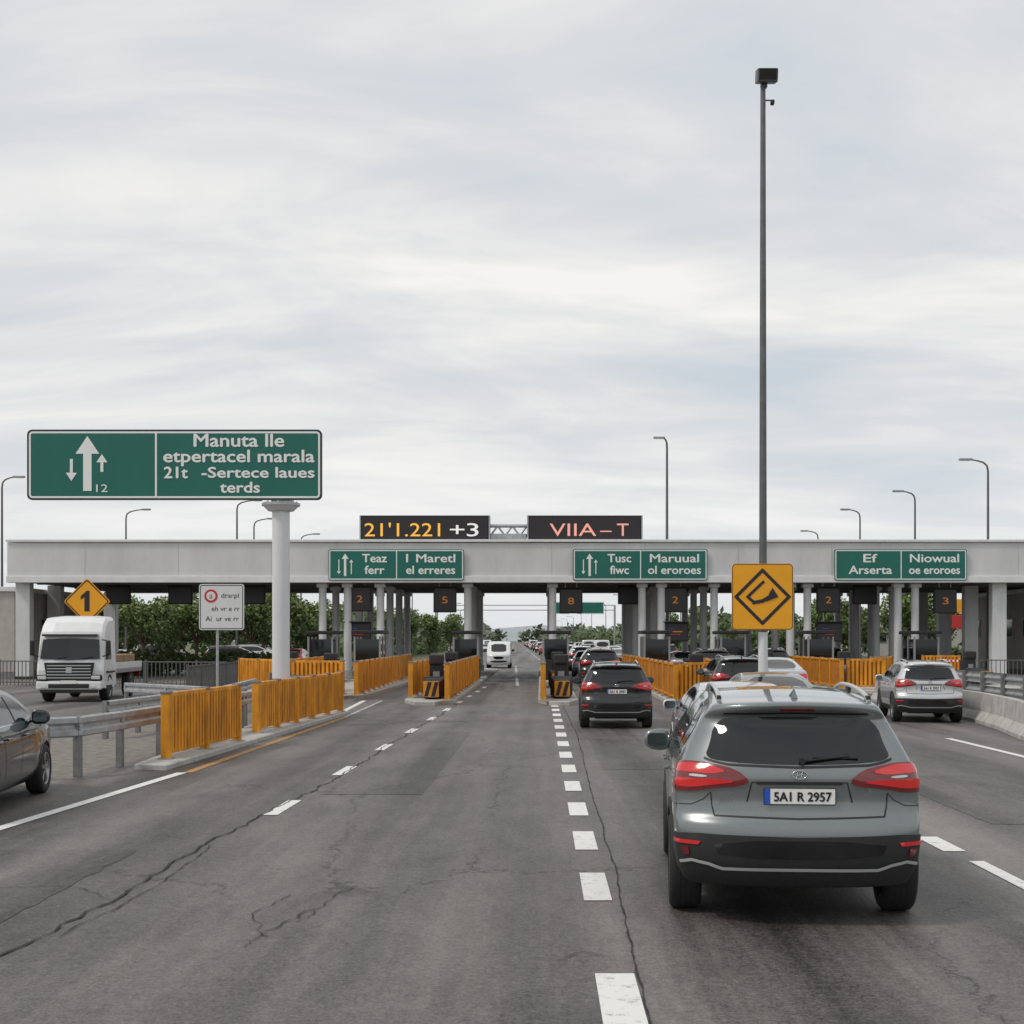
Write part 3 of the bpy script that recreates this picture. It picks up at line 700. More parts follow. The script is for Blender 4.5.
# ------------------------------------------------------------------ islands, fences
def island(path,name='traffic_island',h=.14):
    b=MB(); n=len(path)
    cx=sum(p[0] for p in path)/n; cy=sum(p[1] for p in path)/n
    P=[(p[0],p[1]) for p in path]
    b.add([(p[0],p[1],0) for p in P]+[(p[0],p[1],h-.02) for p in P],[(i,(i+1)%n,n+(i+1)%n,n+i) for i in range(n)],'concrete')
    Q=[(p[0]+(.03 if p[0]<cx else -.03),p[1]+(.03 if p[1]<cy else -.03)) for p in P]
    b.add([(p[0],p[1],h-.02) for p in P]+[(p[0],p[1],h) for p in Q],[(i,(i+1)%n,n+(i+1)%n,n+i) for i in range(n)],'concrete')
    b.add([(p[0],p[1],h) for p in Q],[list(range(n))],'concrete')
    return b.obj(name)
def fence(p0,p1,h=1.15,z0=.14,name='yellow_safety_barrier'):
    b=MB(); p0=Vector(p0);p1=Vector(p1);L=(p1-p0).length; ang=math.atan2(p1.y-p0.y,p1.x-p0.x)
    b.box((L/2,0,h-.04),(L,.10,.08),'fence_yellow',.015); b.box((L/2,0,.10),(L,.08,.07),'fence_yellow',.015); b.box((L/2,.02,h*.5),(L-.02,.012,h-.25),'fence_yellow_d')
    x=.06;
    while x<L-.03:
        j=random.uniform(-.006,.006)
        b.prism([(x-.045+j,0.1),(x+.045+j,0.1),(x+.045,h-.06),(x-.045,h-.06)],-.055,.005,'fence_yellow'); x+=.165
    n=max(1,round(L/2))
    for i in range(n+1):
        xx=min(max(.05,L*i/n),L-.05); b.box((xx,.0,h/2-.03),(.11,.16,h+.02),'fence_yellow',.015); b.box((xx,0,h+.0),(.13,.18,.05),'post_dark',.01); b.box((xx,0,-.01),(.22,.24,.04),'steel')
    o=b.obj(name,(p0.x,p0.y,z0+.03),ang); return o
island([(-6.4,22.1),(-5.85,21.9),(-5.25,38.6),(-5.6,39.2),(-6.75,38.5),(-6.65,27)],'concrete_kerb_island',.10)
fence((-6.13,22.9),(-5.85,27.1),1.08,.08); fence((-5.95,29.3),(-5.45,38.3),1.06,.08)
ISL=[(-12.2,-9.4,50),(-9.2,-6.1,47.5),(-4.4,-2.75,43.5),(-.05,1.25,43.5),(4.1,6.8,43.5),(8.9,10.2,54),(11.5,14.4,53),(17.8,20.0,56),(23,25,58)]
for a,c,y0 in ISL:
    m_=(a+c)/2; island([(a,y0+2),(m_-.3,y0),(m_+.3,y0),(c,y0+2),(c,93),(m_,95),(a,93)])
fence((-6.25,47.6),(-6.75,73)); fence((-9.6,52),(-9.6,66)); fence((-2.9,43.7),(-2.95,66)); fence((-4.25,46),(-4.25,60)); fence((.1,43.7),(.12,64)); fence((4.25,43.7),(4.3,72))
fence((6.6,47),(6.6,60)); fence((11.65,54),(11.65,72)); fence((9.05,56),(9.05,66)); fence((-12.0,56),(-9.8,52.5)); fence((11.9,54.3),(13.4,54.3)); fence((18.0,66),(19.8,66)); fence((4.5,45.2),(6.0,46)); fence((-8.8,49.8),(-6.9,49.2)); fence((14.2,60),(15.6,62))
def booth(x,y):
    b=MB(); w,d,h=1.25,2.4,2.4
    b.box((0,0,.5),(w,d,.95),'black',.03); b.box((0,0,h-.12),(w+.2,d+.3,.16),'black',.03)
    b.box((0,0,1.45),(w-.08,d-.08,1.0),'glass')
    for sx in (-1,1):
        for sy in (-1,0,1): b.box((sx*(w/2-.04),sy*(d/2-.05),1.5),(.09,.1,1.15),'sign_back',.01)
    b.box((w/2+.05,0,1.0),(.2,1.0,.06),'steel',.01); b.box((-w/2-.02,.3,.55),(.03,.6,.8),'sign_back')
    b.obj('toll_booth',(x,y,.14))
def machine(x,y):
    b=MB()
    b.box((0,0,.55),(.45,.5,1.1),'black',.05); b.box((0,-.1,1.25),(.5,.4,.35),'cladding',.05); b.box((0,-.31,1.25),(.3,.02,.2),'led_panel'); b.box((.0,-.26,.7),(.22,.02,.3),'sign_back')
    b.cyl((0,.9,0),(0,.9,1.0),.16,'cladding',n=14); b.box((.0,2.3,.95),(.08,2.8,.10),'sign_white',.02)
    for k in range(4): b.box((0,1.3+.6*k,.95),(.086,.3,.105),'sign_red')
    for i in range(4): b.box((0,-.75-.5*i,.36-.02*i),(.75-.07*i,.44,.66-.04*i),'cladding',.06); b.box((0,-.99-.5*i,.32),(.6-.07*i,.06,.5),'steel')
    b.box((0,-2.52,.33),(.5,.03,.5),'fence_yellow',.01); 
    for k in (-.14,.08): b.prism([(k-.08,.1),(k+.04,.1),(k+.16,.56),(k+.04,.56)],-2.54,-2.536,'ink')
    b.obj('toll_payment_machine',(x,y,.14))
for x,y in ((-8.0,66),(-3.6,69),(.75,68),(5.5,67),(9.5,70),(13.4,68),(19,70),(-10.8,70)): booth(x,y); 
for x,y in ((-3.5,47.5),(.72,48),(5.5,49.5),(9.55,59),(13,60),(19,62),(-7.9,53),(.72,58),(-3.6,57),(-10.6,60)): machine(x,y)

# ------------------------------------------------------------------ guard rails
def wrail(pts,h=.78,name='guard_rail',step=2.0,double=False,m='galv'):
    b=MB(); prof=[(0.0,-.155),(.05,-.13),(.05,-.06),(0,-.02),(0,.02),(.05,.06),(.05,.13),(0,.155)]
    P=[Vector((p[0],p[1])) for p in pts]
    for zc in ([h-.16,h-.55] if double else [h-.16]):
        vs=[]
        for i,p in enumerate(P):
            d=(P[min(i+1,len(P)-1)]-P[max(i-1,0)]).normalized(); n=Vector((d.y,-d.x))
            for (o,z) in prof: q=p+n*(o+.03); vs.append((q.x,q.y,zc+z))
        k=len(prof); fs=[(i*k+j,i*k+j+1,(i+1)*k+j+1,(i+1)*k+j) for i in range(len(P)-1) for j in range(k-1)]
        b.add(vs,fs,m,False)
    for i in range(len(P)-1):
        L=(P[i+1]-P[i]).length; n=max(1,int(L/step)); d=(P[i+1]-P[i]).normalized(); a=math.atan2(d.y,d.x)
        for q in range(n+ (1 if i==len(P)-2 else 0)):
            p=P[i]+(P[i+1]-P[i])*(q/n); b.box((p.x,p.y,h/2),(.14,.09,h-.02),'post_dark',0,rot=Matrix.Rotation(a,4,'Z'))
            b.box((p.x+d.y*.03,p.y-d.x*.03,h-.16),(.1,.06,.12),m,0,rot=Matrix.Rotation(a,4,'Z'))
    return b.obj(name)
wrail([(-10,20.7),(-8.6,20.3),(-7.4,20.35),(-6.9,20.9),(-6.75,22.5),(-6.66,24.5),(-6.64,27),(-6.62,31)],.92,step=1.15)
wrail([(-6.95,31),(-7.0,45),(-10,52)],.85,step=2)
wrail([(-9.0,29),(-8.6,37),(-9.4,46)],.80,step=2)
wrail([(-13.0,44),(-9.4,40)],.72,step=2)
wrail([(12.2,27),(12.4,34),(12.8,44)],1.15,double=True)
wrail([(25.5,40),(26,70)],.9)
b=MB(); prof=[(-.30,0),(-.30,.08),(-.13,.28),(-.09,.72),(.09,.72),(.13,.28),(.30,.08),(.30,0)]
pts=[(8.9,19.5),(9.6,25),(10.2,29),(10.75,32),(11.1,35),(11.3,40),(11.35,47)]
for i in range(len(pts)-1):
    p=Vector(pts[i]);q=Vector(pts[i+1]); d=(q-p).normalized(); L=(q-p).length; n=max(1,round(L/1.5))
    for k in range(n):
        a=p+d*(L*k/n+.015); c=p+d*(L*(k+1)/n-.015); nn=Vector((d.y,-d.x)); vs=[]
        for e in (a,c):
            for (o,z) in prof: vs.append((e.x+nn.x*o,e.y+nn.y*o,z+.008))
        K=len(prof); b.add(vs,[(j,j+1,K+j+1,K+j) for j in range(K-1)]+[list(range(K))[::-1],list(range(K,2*K))],'concrete')
b.obj('concrete_jersey_barrier')
def railing(p0,p1,h=1.1):
    b=MB(); p0=Vector(p0);p1=Vector(p1);L=(p1-p0).length
    b.box((L/2,0,h),(L,.05,.05),'pole_dark'); b.box((L/2,0,.15),(L,.05,.05),'pole_dark')
    x=0
    while x<L: b.box((x,0,h/2),(.03,.03,h),'pole_dark'); x+=.2
    for i in range(int(L/2.5)+1): b.box((i*2.5,0,h/2+.03),(.08,.08,h+.1),'pole_dark')
    b.obj('metal_railing',(p0.x,p0.y,0),math.atan2(p1.y-p0.y,p1.x-p0.x))
railing((-34,66),(-13.5,60)); railing((-13,60),(-12.6,50))
railing((20.5,66),(24,66)); railing((26,74),(38,72))

# ------------------------------------------------------------------ big green sign
y=33.0; px=W(281,y)
b=MB(); b.cyl((0,0,0),(0,0,Z(510,y)),.205,'pole_white',n=32); b.cyl((0,0,0),(0,0,.06),.42,'steel',n=24)
zt=Z(506,y); b.cyl((0,0,zt-.12),(0,0,zt),.30,'pole_white',r1=.42,n=28); b.cyl((0,0,zt),(0,0,zt+.06),.45,'steel',n=28)
for i in range(8):
    a=i*math.pi/4; b.cyl((.37*math.cos(a),.37*math.sin(a),zt+.05),(.37*math.cos(a),.37*math.sin(a),zt+.1),.025,'steel',n=6); b.cyl((.33*math.cos(a),.33*math.sin(a),.05),(.33*math.cos(a),.33*math.sin(a),.12),.03,'steel',n=6)
x0,x1=W(27,y)-px,W(322,y)-px; z0,z1=Z(500,y),Z(429.5,y); w=x1-x0;h=z1-z0;cx=(x0+x1)/2;cz=(z0+z1)/2
b.box((0,.22,zt+.09),(.5,.3,.16),'steel',.02)
b.box((cx,.13,z0+.15),(w-.3,.12,.1),'steel'); b.box((cx,.13,z1-.3),(w-.3,.12,.1),'steel')
for q in (-3,-2,-1,0,.5): b.box((q+cx+.8,.13,cz),(.08,.08,h-.1),'steel')
b.box((0,.24,(z0+z1)/2+.0),(.28,.16,h*.9),'steel',.02)
b.rrect(cx,cz,w,h,.12,.0,.06,'green'); b.frame(cx,cz,w-.02,h-.02,.11,.03,-.003,'ink'); b.frame(cx,cz,w-.09,h-.09,.09,.045,-.004,'sign_white')
dv=W(156,y)-px; b.box((dv,-.004,cz),(.045,.006,h-.13),'sign_white')
def sx(p): return W(p,y)-px
arrow(b,sx(87.5),Z(463.5,y),(491-436)/1400*y,.56,.20,-.010,'sign_white')
arrow(b,sx(71.5),Z(470,y),.52,.26,.07,-.010,'sign_white',False); arrow(b,sx(102),Z(463,y),.42,.26,.07,-.010,'sign_white')
b.text('12',sx(102),Z(492,y),.26,-.010,'sign_white',w=.27)
T=dict(fat=.011)
b.text('Manuta lle',sx(239),Z(446.5,y),.43,-.010,'sign_white',w=2.12,**T); b.text('etpertacel marala',sx(239),Z(462,y),.41,-.010,'sign_white',w=3.55,**T)
b.text('21t',sx(176),Z(478,y),.38,-.010,'sign_white',w=.55,**T); b.text('-Sertece laues',sx(258),Z(477.5,y),.35,-.010,'sign_white',w=2.65,**T); b.text('terds',sx(240),Z(492.5,y),.36,-.010,'sign_white',w=.93,**T)
b.obj('green_direction_sign',(px,y,0))
y=40; px=W(217,y); b=MB(); b.cyl((0,.06,0),(0,.06,Z(590,y)),.04,'galv',n=12)
cx=W(221.5,y)-px; b.rrect(cx,Z(607,y),45/1400*y,46/1400*y,.08,0,.03,'sign_panel'); b.frame(cx,Z(607,y),45/1400*y-.06,46/1400*y-.06,.06,.02,-.004,'ink')
zc=Z(596,y); cxx=W(211,y)-px
for r,m_,yo in ((.19,'sign_red',-.005),(.13,'sign_panel',-.008)): 
    b.add([(cxx+r*math.cos(t),yo,zc+r*math.sin(t)) for t in np.linspace(0,2*math.pi,28)[:-1]],[list(range(27))],m_)
b.text('a',cxx,zc-.07,.24,-.011,'sign_red')
b.text('drarpl',W(230,y)-px,zc-.05,.2,-.006,'ink',w=.5); b.text('eh vr e rr',cx+.12,Z(611,y),.2,-.006,'ink',w=.8); b.text('Ai  ur ve rr',cx+.02,Z(621,y),.2,-.006,'ink',w=.95)
b.obj('regulation_sign',(px,y,0))
def diamond(b,cx,cz,hd,y,r=.12):
    M=Matrix.Translation((cx,0,cz))@Matrix.Rotation(R(45),4,'Y')
    s=hd*math.sqrt(2)
    b.rrect(0,0,s,s,r,y,y+.04,'sign_yellow',M); 
    o=rrect(0,0,s-.08,s-.08,r,6); i=rrect(0,0,s-.2,s-.2,r*.7,6); n=len(o)
    b.add([(p[0],y-.004,p[1]) for p in o]+[(p[0],y-.004,p[1]) for p in i],[(k,(k+1)%n,n+(k+1)%n,n+k) for k in range(n)],'ink',False,M)
y=71.2; b=MB(); diamond(b,0,0,23.5/1400*y,0); b.prism([(-.13,-.5),(.13,-.5),(.13,.55),(-.02,.55),(-.32,.27),(-.32,.10),(-.13,.22)],-.012,-.002,'ink')
for s in (-.4,.4): b.cyl((s,.08,-.3),(s,.08,.65),.04,'steel',n=8)
for z in (.2,.6): b.box((0,.08,z),(.9,.05,.05),'steel'); 
b.box((0,.45,.62),(.1,.75,.08),'steel')
b.obj('warning_sign',(W(87,y),y,Z(601.5,y)))
# ------------------------------------------------------------------ tall lamp with sign
y=34.0; px=W(763,y)
b=MB(); zt=Z(86,y); b.cyl((0,0,0),(0,0,zt),.105,'pole_dark',r1=.062,n=18); b.cyl((0,0,0),(0,0,.5),.14,'steel',n=16)
b.cyl((0,0,.15),(0,0,Z(632,y)),.118,'pole_white',r1=.115,n=18)
rot=Matrix.Rotation(R(14),4,'X')
b.box((.08,-.05,zt+.22),(.50,.42,.32),'pole_dark',.03,rot=rot); b.box((.08,-.27,zt+.19),(.42,.02,.25),'black_gloss',.005,rot=rot); b.box((.02,0,zt+.02),(.16,.14,.14),'pole_dark',.02)
b.cyl((.0,0,zt-.35),(.26,0,zt-.35),.02,'pole_dark',n=8); b.box((.22,-.05,zt-.42),(.09,.16,.1),'black',.02)
cz=Z(597,y); w=61/1400*y; h=66/1400*y
b.rrect(-.04,cz,w,h,.10,-.18,-.145,'sign_yellow'); b.frame(-.04,cz,w-.02,h-.02,.09,.015,-.183,'ink')
for z in (-.4,.4): b.box((0,-.13,cz+z),(.5,.04,.06),'steel'); b.lathe([(.125,-.03),(.125,.03)],(0,0,cz+z),(0,0,1),'steel',16)
M=Matrix.Translation((-.04,0,cz))
def stroke(P,wd,y_,closed=False):
    n=len(P)
    for i in range(n if closed else n-1):
        p=Vector(P[i]);q=Vector(P[(i+1)%n]); d=(q-p).normalized(); e=Vector((-d.y,d.x))*wd/2
        p2=p-d*wd*.35;q2=q+d*wd*.35
        b.add([(p2.x-e.x,y_-.0003*i,p2.y-e.y),(q2.x-e.x,y_-.0003*i,q2.y-e.y),(q2.x+e.x,y_-.0003*i,q2.y+e.y),(p2.x+e.x,y_-.0003*i,p2.y+e.y)],[(0,1,2,3)],'ink',False,M)
k=.64
stroke([(0,k),(k,0),(0,-k),(-k,0)],.080,-.186,True)
stroke([(-.36,.0),(.02,.36)],.07,-.189); stroke([(-.22,-.14),(.0,-.10),(.20,.02)],.085,-.194)
stroke([(-.36,.0),(-.20,-.14)],.07,-.191)
b.add([(.08,-.197,-.12),(.38,-.197,.0),(.24,-.197,.22),(.16,-.197,.08)],[(0,1,2,3)],'ink',False,M)
b.obj('floodlight_pole_with_warning_sign',(px,y,0))
island([(px-.4,y-1.2),(px,y-1.5),(px+.4,y-1.2),(px+.4,y+1.2),(px,y+1.5),(px-.4,y+1.2)])
def lamp(x,y,h,arm,r=.09,name='street_lamp'):
    b=MB(); b.cyl((0,0,0),(0,0,h-.5),r,'pole_dark',r1=r*.6,n=10)
    pth=[(0,0,h-.5),(arm*.06,0,h-.2),(arm*.25,0,h-.03),(arm*.6,0,h+.08),(arm,0,h+.14)]
    b.tube(pth,[r*.6,r*.55,r*.5,r*.45,r*.4],'pole_dark',8)
    s=1 if arm>0 else -1
    b.box((arm+s*.25,0,h+.15),(.75,.26,.12),'sign_back',.04); b.box((arm+s*.28,0,h+.085),(.5,.2,.02),'lamp_white')
    b.cyl((0,0,0),(0,0,.9),r*1.5,'pole_dark',n=10); b.obj(name,(x,y,0))
for px,py,d in ((988,463,-1.0),(915,494,-.9),(860,512,-.9),(818,533,-1.0)):
    yy=9.9*1400/(640-py); lamp(W(px,yy),yy,12,d,.1)
for px,py,d in ((2,480,.8),(126,512,1.3),(237,503,1.2),(254,521,1.2),(301,536,1.2)):
    yy=9.9*1400/(640-py); lamp(W(px,yy),yy,12,d,.1)
lamp(W(667,90),90,Z(440,90),-.25,.12)
for k in range(8):
    yy=170+k*50; lamp(16+bx(yy),yy,9,-1.5); lamp(-14+bx(yy),yy,9,1.5)

# ------------------------------------------------------------------ truck
b=MB(); w=2.15
prof=[(.05,.45),(0,.55),(-.03,1.05),(.02,1.3),(.20,2.10),(.26,2.32),(.5,2.62),(.85,2.80),(1.75,2.86),(1.95,2.82),(1.95,.55),(1.6,.45)]
n=len(prof); 
secs=[(-w/2,.10,.94),(-w/2+.07,.02,.985),(-.6,-.05,1),(0,-.07,1),(.6,-.05,1),(w/2-.07,.02,.985),(w/2,.10,.94)]
vs=[]
for (x,dy,sc) in secs:
    for (yy,zz) in prof: vs.append((x*(1-.05*max(0,(zz-1.2)/1.5)),yy+(dy if yy<1 else 0),.45+(zz-.45)*sc))
fs=[(i*n+j,i*n+(j+1)%n,(i+1)*n+(j+1)%n,(i+1)*n+j) for i in range(len(secs)-1) for j in range(n)]
fs+=[list(range(n)),list(range((len(secs)-1)*n,len(secs)*n))[::-1]]
b.add(vs,fs,'truck_white')
b.add([(-.96,.0,1.42),(0,-.09,1.39),(.96,.0,1.42),(.90,.17,2.06),(0,.09,2.10),(-.90,.17,2.06)],[(0,1,4,5),(1,2,3,4)],'glass')
b.box((0,.08,2.20),(1.8,.26,.07),'black_gloss',.02)
for s in (-.45,.35): b.cyl((s,-.09,1.42),(s+.4,-.06,1.50),.012,'black',n=6)
b.prism([(-.80,1.30),(.80,1.30),(.70,.72),(-.70,.72)],-.14,-.05,'black')
for z in (.80,.90,1.0,1.10,1.20): b.box((0,-.15,z),(1.40,.03,.03),'trim_silver')
b.box((0,-.16,1.05),(.2,.03,.2),'chrome',.01)
b.box((0,-.08,.55),(w-.05,.22,.28),'truck_white',.05); b.box((0,-.2,.53),(1.3,.03,.14),'black',.01); b.box((0,-.1,.36),(w-.3,.1,.12),'cladding',.03); b.box((0,-.21,.66),(.5,.012,.11),'plate')
for s in (-1,1):
    b.box((s*.86,-.09,.80),(.38,.14,.20),'black_gloss',.03); b.box((s*.86,-.165,.81),(.28,.03,.12),'lamp_white',.02); b.box((s*.80,-.2,.5),(.16,.03,.1),'lamp_white',.02)
    b.box((s*1.22,.05,1.78),(.15,.12,.50),'black',.04); b.cyl((s*1.0,.15,2.05),(s*1.22,.08,2.0),.02,'black',n=8); b.cyl((s*1.03,.1,1.5),(s*1.22,.08,1.55),.02,'black',n=8)
    X=s*(w/2+.004)
    b.add([(X*.995,.40,1.40),(X*.995,1.25,1.40),(X*.955,1.25,2.08),(X*.955,.50,2.08)],[(0,1,2,3)],'glass')
    b.box((s*(w/2),.83,.45),(.06,.8,.18),'cladding',.02)
    for yy in (1.0,4.6): wheel(b,s*.93,yy,.46,.28,s)
    b.box((s*.96,1.0,.98),(.36,1.05,.06),'cladding',.02)
b.box((0,3.9,.75),(.9,5.2,.22),'black',.02); b.box((0,4.1,.98),(2.2,4.4,.16),'steel',.02)
for s in (-1,1): b.box((s*1.08,4.1,1.16),(.05,4.4,.22),'truck_white',.01)
b.box((0,2.05,1.35),(2.1,.08,.8),'steel',.01)
for i in range(4): b.box((random.uniform(-.1,.1),2.7+i*1.0,1.28),(1.9,.85,.5),'load_brown',.03)
b.box((0,6.2,.8),(2.1,.1,.2),'lamp_red_d')
b.obj('flatbed_truck',(W(70,46),46,.01),R(5))

# ------------------------------------------------------------------ buildings at ends
def building(name,x,y,w,d,h):
    b=MB(); b.box((0,0,h/2),(w,d,h),'brick_wall'); b.box((0,0,h+.1),(w+.3,d+.3,.25),'fascia_edge',.03); b.box((0,0,.2),(w+.06,d+.06,.4),'concrete_dark')
    for i in range(max(1,int(w/2.2))):
        xx=-w/2+1.1+i*2.2; 
        if xx>w/2-.6: break
        b.box((xx,-d/2-.01,h*.58),(1.2,.08,1.1),'sign_back'); b.box((xx,-d/2-.04,h*.58),(1.06,.06,.96),'glass')
    for i in range(max(1,int(d/3))):
        yy=-d/2+1.5+i*3
        for s in (-1,1): b.box((s*(w/2+.01),yy,h*.58),(.08,1.4,1.1),'sign_back'); b.box((s*(w/2+.035),yy,h*.58),(.06,1.2,.96),'glass')
    b.obj(name,(x,y,0))
building('toll_office_building',-30.5,78,6.2,10,4.6)
building('toll_office_building',31.0,82,8,12,4.7)
building('roadside_shop_building',38,150,12,10,4)
b=MB(); b.box((0,0,3.4),(3.4,.2,1.0),'red_sign',.03); b.box((.6,.3,4.6),(3,.2,1.0),'sign_yellow',.03)
for s in (-1.3,1.3): b.cyl((s,.15,0),(s,.15,4.8),.09,'steel')
b.obj('roadside_billboard',(W(966,104),104,0))
b=MB()
for x in (-16,17): b.cyl((x,0,0),(x,0,8.5),.2,'steel')
for z in (7.6,8.5): b.cyl((-16,0,z),(17,0,z),.08,'steel')
for x,w in ((12.5,5),(6.5,4)): b.rrect(x,8,w,2.2,.1,-.2,-.15,'green'); b.frame(x,8,w-.1,2.1,.1,.08,-.205,'sign_white')
b.obj('overhead_sign_gantry',(bx(260),260,0))

# ------------------------------------------------------------------ vegetation
def leaves(centers,radii,n,size,mats=('leaf_a','leaf_b'),b=None,shell=.75):
    b=b or MB(); cs=np.array(centers,float); rs=np.array(radii,float); vol=rs.prod(1)**.67; pr=vol/vol.sum()
    k=np.random.choice(len(cs),n,p=pr); d=np.random.normal(size=(n,3)); d/=np.linalg.norm(d,axis=1)[:,None]
    r=shell+(1-shell)*np.random.rand(n)*1.25; r=np.where(np.random.rand(n)<.3,np.random.rand(n),r)
    p=cs[k]+d*rs[k]*r[:,None]
    u=np.random.normal(size=(n,3)); u/=np.linalg.norm(u,axis=1)[:,None]
    t=np.random.normal(size=(n,3)); t=np.cross(u,t); t/=np.linalg.norm(t,axis=1)[:,None]
    s=size*np.random.uniform(.5,1.3,n)[:,None]
    a=p+u*s;c=p-u*s;e=p+t*s*.55;g=p-t*s*.55
    V=np.stack([a,e,c,g],1)
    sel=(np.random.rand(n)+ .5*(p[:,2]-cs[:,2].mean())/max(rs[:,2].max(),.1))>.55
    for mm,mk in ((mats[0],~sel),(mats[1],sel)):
        q=V[mk].reshape(-1,3); o=len(b.v); kk=b.mi(mm); cnt=len(q)//4
        b.v.extend(map(tuple,q.tolist())); b.f.extend([[o+4*i,o+4*i+1,o+4*i+2,o+4*i+3] for i in range(cnt)]); b.m.extend([kk]*cnt); b.sm.extend([False]*cnt)
    return b
def tree_mesh(seed,h=6.5):
    random.seed(seed); np.random.seed(seed); b=MB()
    th=h*.30; b.cyl((0,0,0),(.1,0,th),.16,'bark',r1=.12,n=9)
    cs=[];rs=[]
    for i in range(11):
        a=random.uniform(0,6.28); rr=random.uniform(.2,1)*h*.24; z=th+random.uniform(.05,1)*(h-th)*.82; rr*=1.2-abs(z-h*.6)/(h*.6)
        c=(rr*math.cos(a),rr*math.sin(a),z); cs.append(c); q=random.uniform(.11,.19)*h; rs.append((q,q,q*.8))
        b.tube([(.1,0,th*.9),(c[0]*.5,c[1]*.5,th+(z-th)*.5),c],[.09,.055,.02],'bark',6)
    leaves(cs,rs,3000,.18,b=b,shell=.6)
    o=b.obj('t',link=False); me=o.data; bpy.data.objects.remove(o); return me
TM=[tree_mesh(s,h) for s,h in ((1,6.5),(2,7),(3,6),(4,7.5))]
random.seed(5)
def tree(x,y,s=1):
    o=bpy.data.objects.new('deciduous_tree',random.choice(TM)); o.location=(x,y,0); o.rotation_euler=(0,0,random.uniform(0,6.28)); s*=random.uniform(.85,1.15); o.scale=(s,s,s*random.uniform(.9,1.05)); col.objects.link(o)
for px in (108,125,142,160,178,196,238,250,264,290,304,318): 
    yy=random.uniform(98,125); tree(W(px,yy),yy,.9)
for px in (340,365,385,410,430,450): yy=random.uniform(150,190); tree(W(px,yy),yy,.85)
for px in (820,845,870,895,912,928,945,985,1000,1015): yy=random.uniform(110,135); tree(W(px,yy),yy,.86)
for px in (600,620,650,675,705,740,780,800): yy=random.uniform(160,210); tree(W(px,yy)+6,yy,.9)
tree(-45.5,104,1.35); tree(W(1032,105),105,1.45); tree(W(1052,112),112,1.4)
b=MB(); np.random.seed(11)
def belt(x0,y0,x1,y1,h,n,sz,mats,wid=4):
    cs=[];rs=[]
    k=max(4,int(math.hypot(x1-x0,y1-y0)/4))
    for i in range(k):
        t=i/k; hh=h*random.uniform(.65,1.15); cs.append((x0+(x1-x0)*t+random.uniform(-wid,wid)*.5,y0+(y1-y0)*t,hh*.5)); rs.append((random.uniform(1.8,3.4),random.uniform(1.8,3.4),hh*.5))
    leaves(cs,rs,n,sz,mats,b,.7)
belt(-17,130,-17+bx(420),420,4.6,10000,.5,('leaf_a','leaf_hazed')); belt(-17+bx(420),420,-19+bx(1100),1100,7,6000,1.1,('leaf_hazed','leaf_hazed2'))
belt(20,130,18+bx(420),420,4.6,10000,.5,('leaf_a','leaf_hazed')); belt(18+bx(420),420,19+bx(1100),1100,7,6000,1.1,('leaf_hazed','leaf_hazed2'))
belt(-130,190,-17,200,6.5,10000,.6,('leaf_a','leaf_hazed')); belt(20,200,140,180,6.5,10000,.6,('leaf_a','leaf_hazed'))
belt(-500,900,500,1000,11,7000,2.5,('leaf_hazed','leaf_hazed2'),30)
b.obj('distant_treeline')
b=MB(); belt(-36,82,-14,84,1.9,5000,.2,('leaf_a','leaf_b'),1); b.obj('hedge')
b=MB(); belt(26,92,44,90,2.2,5000,.2,('leaf_a','leaf_b'),1); b.obj('hedge')
b=MB(); vs=[];fs=[]
for i in range(41):
    x=-2500+i*125; h=9+7*math.sin(i*.7)+5*math.sin(i*1.9+1); vs+=[(x,2300,0),(x,2500,max(3,h)+8),(x,2900,0)]
for i in range(40): fs+=[(3*i,3*i+3,3*i+4,3*i+1),(3*i+1,3*i+4,3*i+5,3*i+2)]
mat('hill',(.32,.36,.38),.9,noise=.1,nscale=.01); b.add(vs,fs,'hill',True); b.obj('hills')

# ------------------------------------------------------------------ world
w=bpy.data.worlds.new('World'); scene.world=w; w.use_nodes=True
nt=w.node_tree;N=nt.nodes;Lk=nt.links; N.clear()
out=N.new('ShaderNodeOutputWorld'); bg=N.new('ShaderNodeBackground'); bg.inputs[1].default_value=.1; Lk.new(bg.outputs[0],out.inputs[0])
sky=N.new('ShaderNodeTexSky'); sky.sky_type='NISHITA'; sky.sun_disc=False; sky.dust_density=2
geo=N.new('ShaderNodeTexCoord'); sp=N.new('ShaderNodeSeparateXYZ'); Lk.new(geo.outputs['Generated'],sp.inputs[0])
zz=mth('ADD',mth('MAXIMUM',sp.outputs[2],0),.20)
cb=N.new('ShaderNodeCombineXYZ'); Lk.new(mth('DIVIDE',sp.outputs[0],zz),cb.inputs[0]); Lk.new(mth('DIVIDE',sp.outputs[1],zz),cb.inputs[1])
def wn(scale,stretch,loc,det=5,rough=.5,dist=.4,rot=8):
    mp=N.new('ShaderNodeMapping'); mp.inputs['Scale'].default_value=stretch; mp.inputs['Location'].default_value=loc; mp.inputs['Rotation'].default_value=(0,0,R(rot))
    Lk.new(cb.outputs[0],mp.inputs['Vector']); n=N.new('ShaderNodeTexNoise'); n.inputs['Scale'].default_value=scale; n.inputs['Detail'].default_value=det; n.inputs['Roughness'].default_value=rough; n.inputs['Distortion'].default_value=dist
    Lk.new(mp.outputs[0],n.inputs['Vector']); return n.outputs['Fac']
c1=wn(1.1,(.65,1.4,1),(4.3,2.1,0),4,.5,.5,10); c2=wn(2.5,(.65,1.3,1),(1,7,0),7,.58,.5,-6)
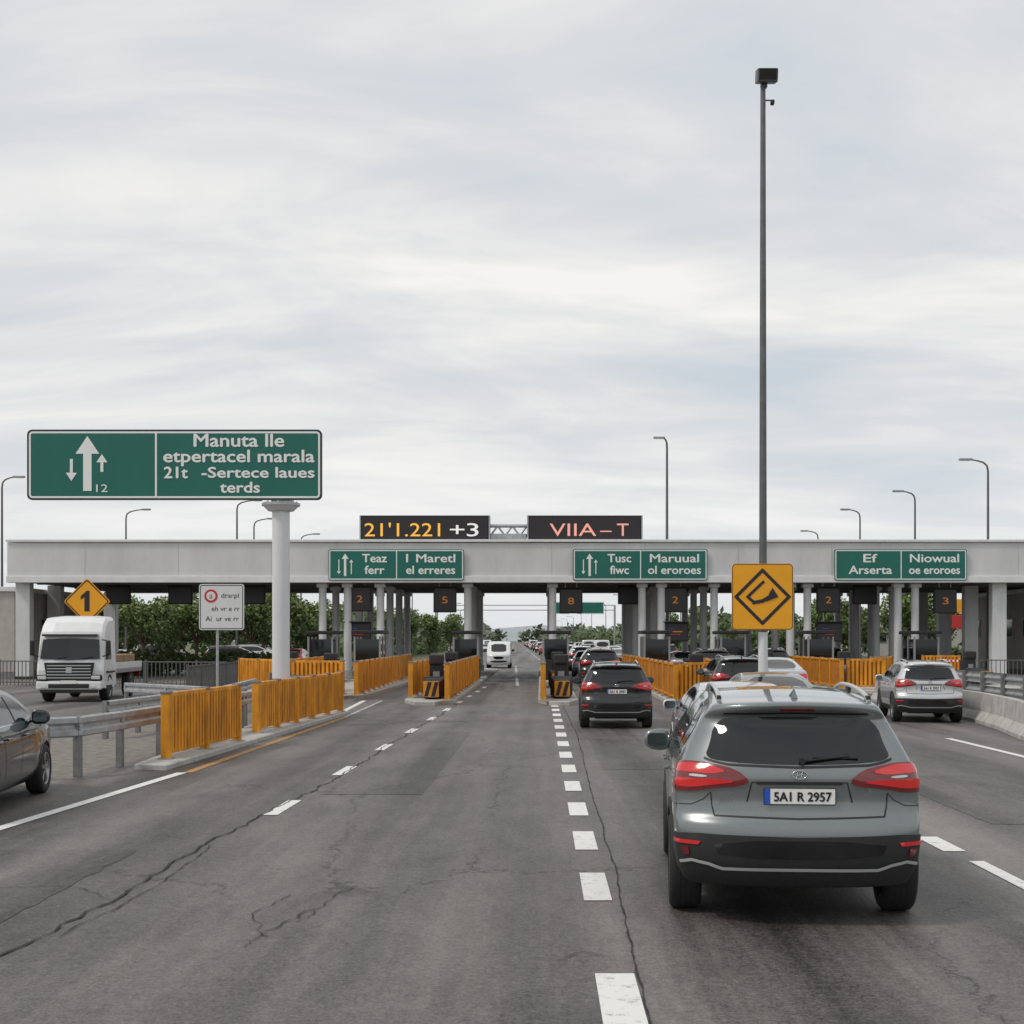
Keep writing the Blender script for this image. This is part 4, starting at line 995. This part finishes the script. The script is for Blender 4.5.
cv=mth('ADD',mth('MULTIPLY',c1,.6),mth('MULTIPLY',c2,.40))
r=N.new('ShaderNodeValToRGB'); Lk.new(cv,r.inputs[0]); e=r.color_ramp.elements
e[0].position=.36; e[0].color=(.58,.645,.70,1); e[1].position=.60; e[1].color=(.93,.915,.895,1)
q=e.new(.43); q.color=(.665,.70,.73,1); q=e.new(.48); q.color=(.73,.74,.75,1); q=e.new(.54); q.color=(.83,.825,.815,1)
hr=N.new('ShaderNodeMapRange'); Lk.new(sp.outputs[2],hr.inputs[0]); hr.inputs[1].default_value=0; hr.inputs[2].default_value=.15; hr.inputs[3].default_value=.7; hr.inputs[4].default_value=0
mx=N.new('ShaderNodeMix'); mx.data_type='RGBA'; Lk.new(hr.outputs[0],mx.inputs[0]); Lk.new(r.outputs[0],mx.inputs[6]); mx.inputs[7].default_value=(.80,.83,.85,1)
sc=N.new('ShaderNodeVectorMath'); sc.operation='SCALE'; sc.inputs[3].default_value=10.3; Lk.new(mx.outputs[2],sc.inputs[0])
m2=N.new('ShaderNodeMix'); m2.data_type='RGBA'; m2.inputs[0].default_value=.94; Lk.new(sky.outputs[0],m2.inputs[6]); Lk.new(sc.outputs[0],m2.inputs[7]); Lk.new(m2.outputs[2],bg.inputs[0])
s=bpy.data.lights.new('sun','SUN'); s.energy=1.5; s.angle=R(10); s.color=(1,.93,.84); so=bpy.data.objects.new('sun',s); col.objects.link(so)
az=R(-115); el=R(50)
sd=Vector((math.sin(az)*math.cos(el),math.cos(az)*math.cos(el),math.sin(el))); so.rotation_euler=sd.to_track_quat('Z','Y').to_euler()
sky.sun_rotation=az; sky.sun_elevation=el
c=bpy.data.cameras.new('camera'); co=bpy.data.objects.new('camera',c); col.objects.link(co); co.location=(0,0,2.05); co.rotation_euler=(R(90),0,0)
c.sensor_width=36; c.lens=1400/1024*36; c.shift_y=.125; c.shift_x=-28/1024; c.clip_end=8000; c.clip_start=.1
scene.camera=co
scene.view_settings.view_transform='Standard'; scene.view_settings.look='None'; scene.view_settings.exposure=0
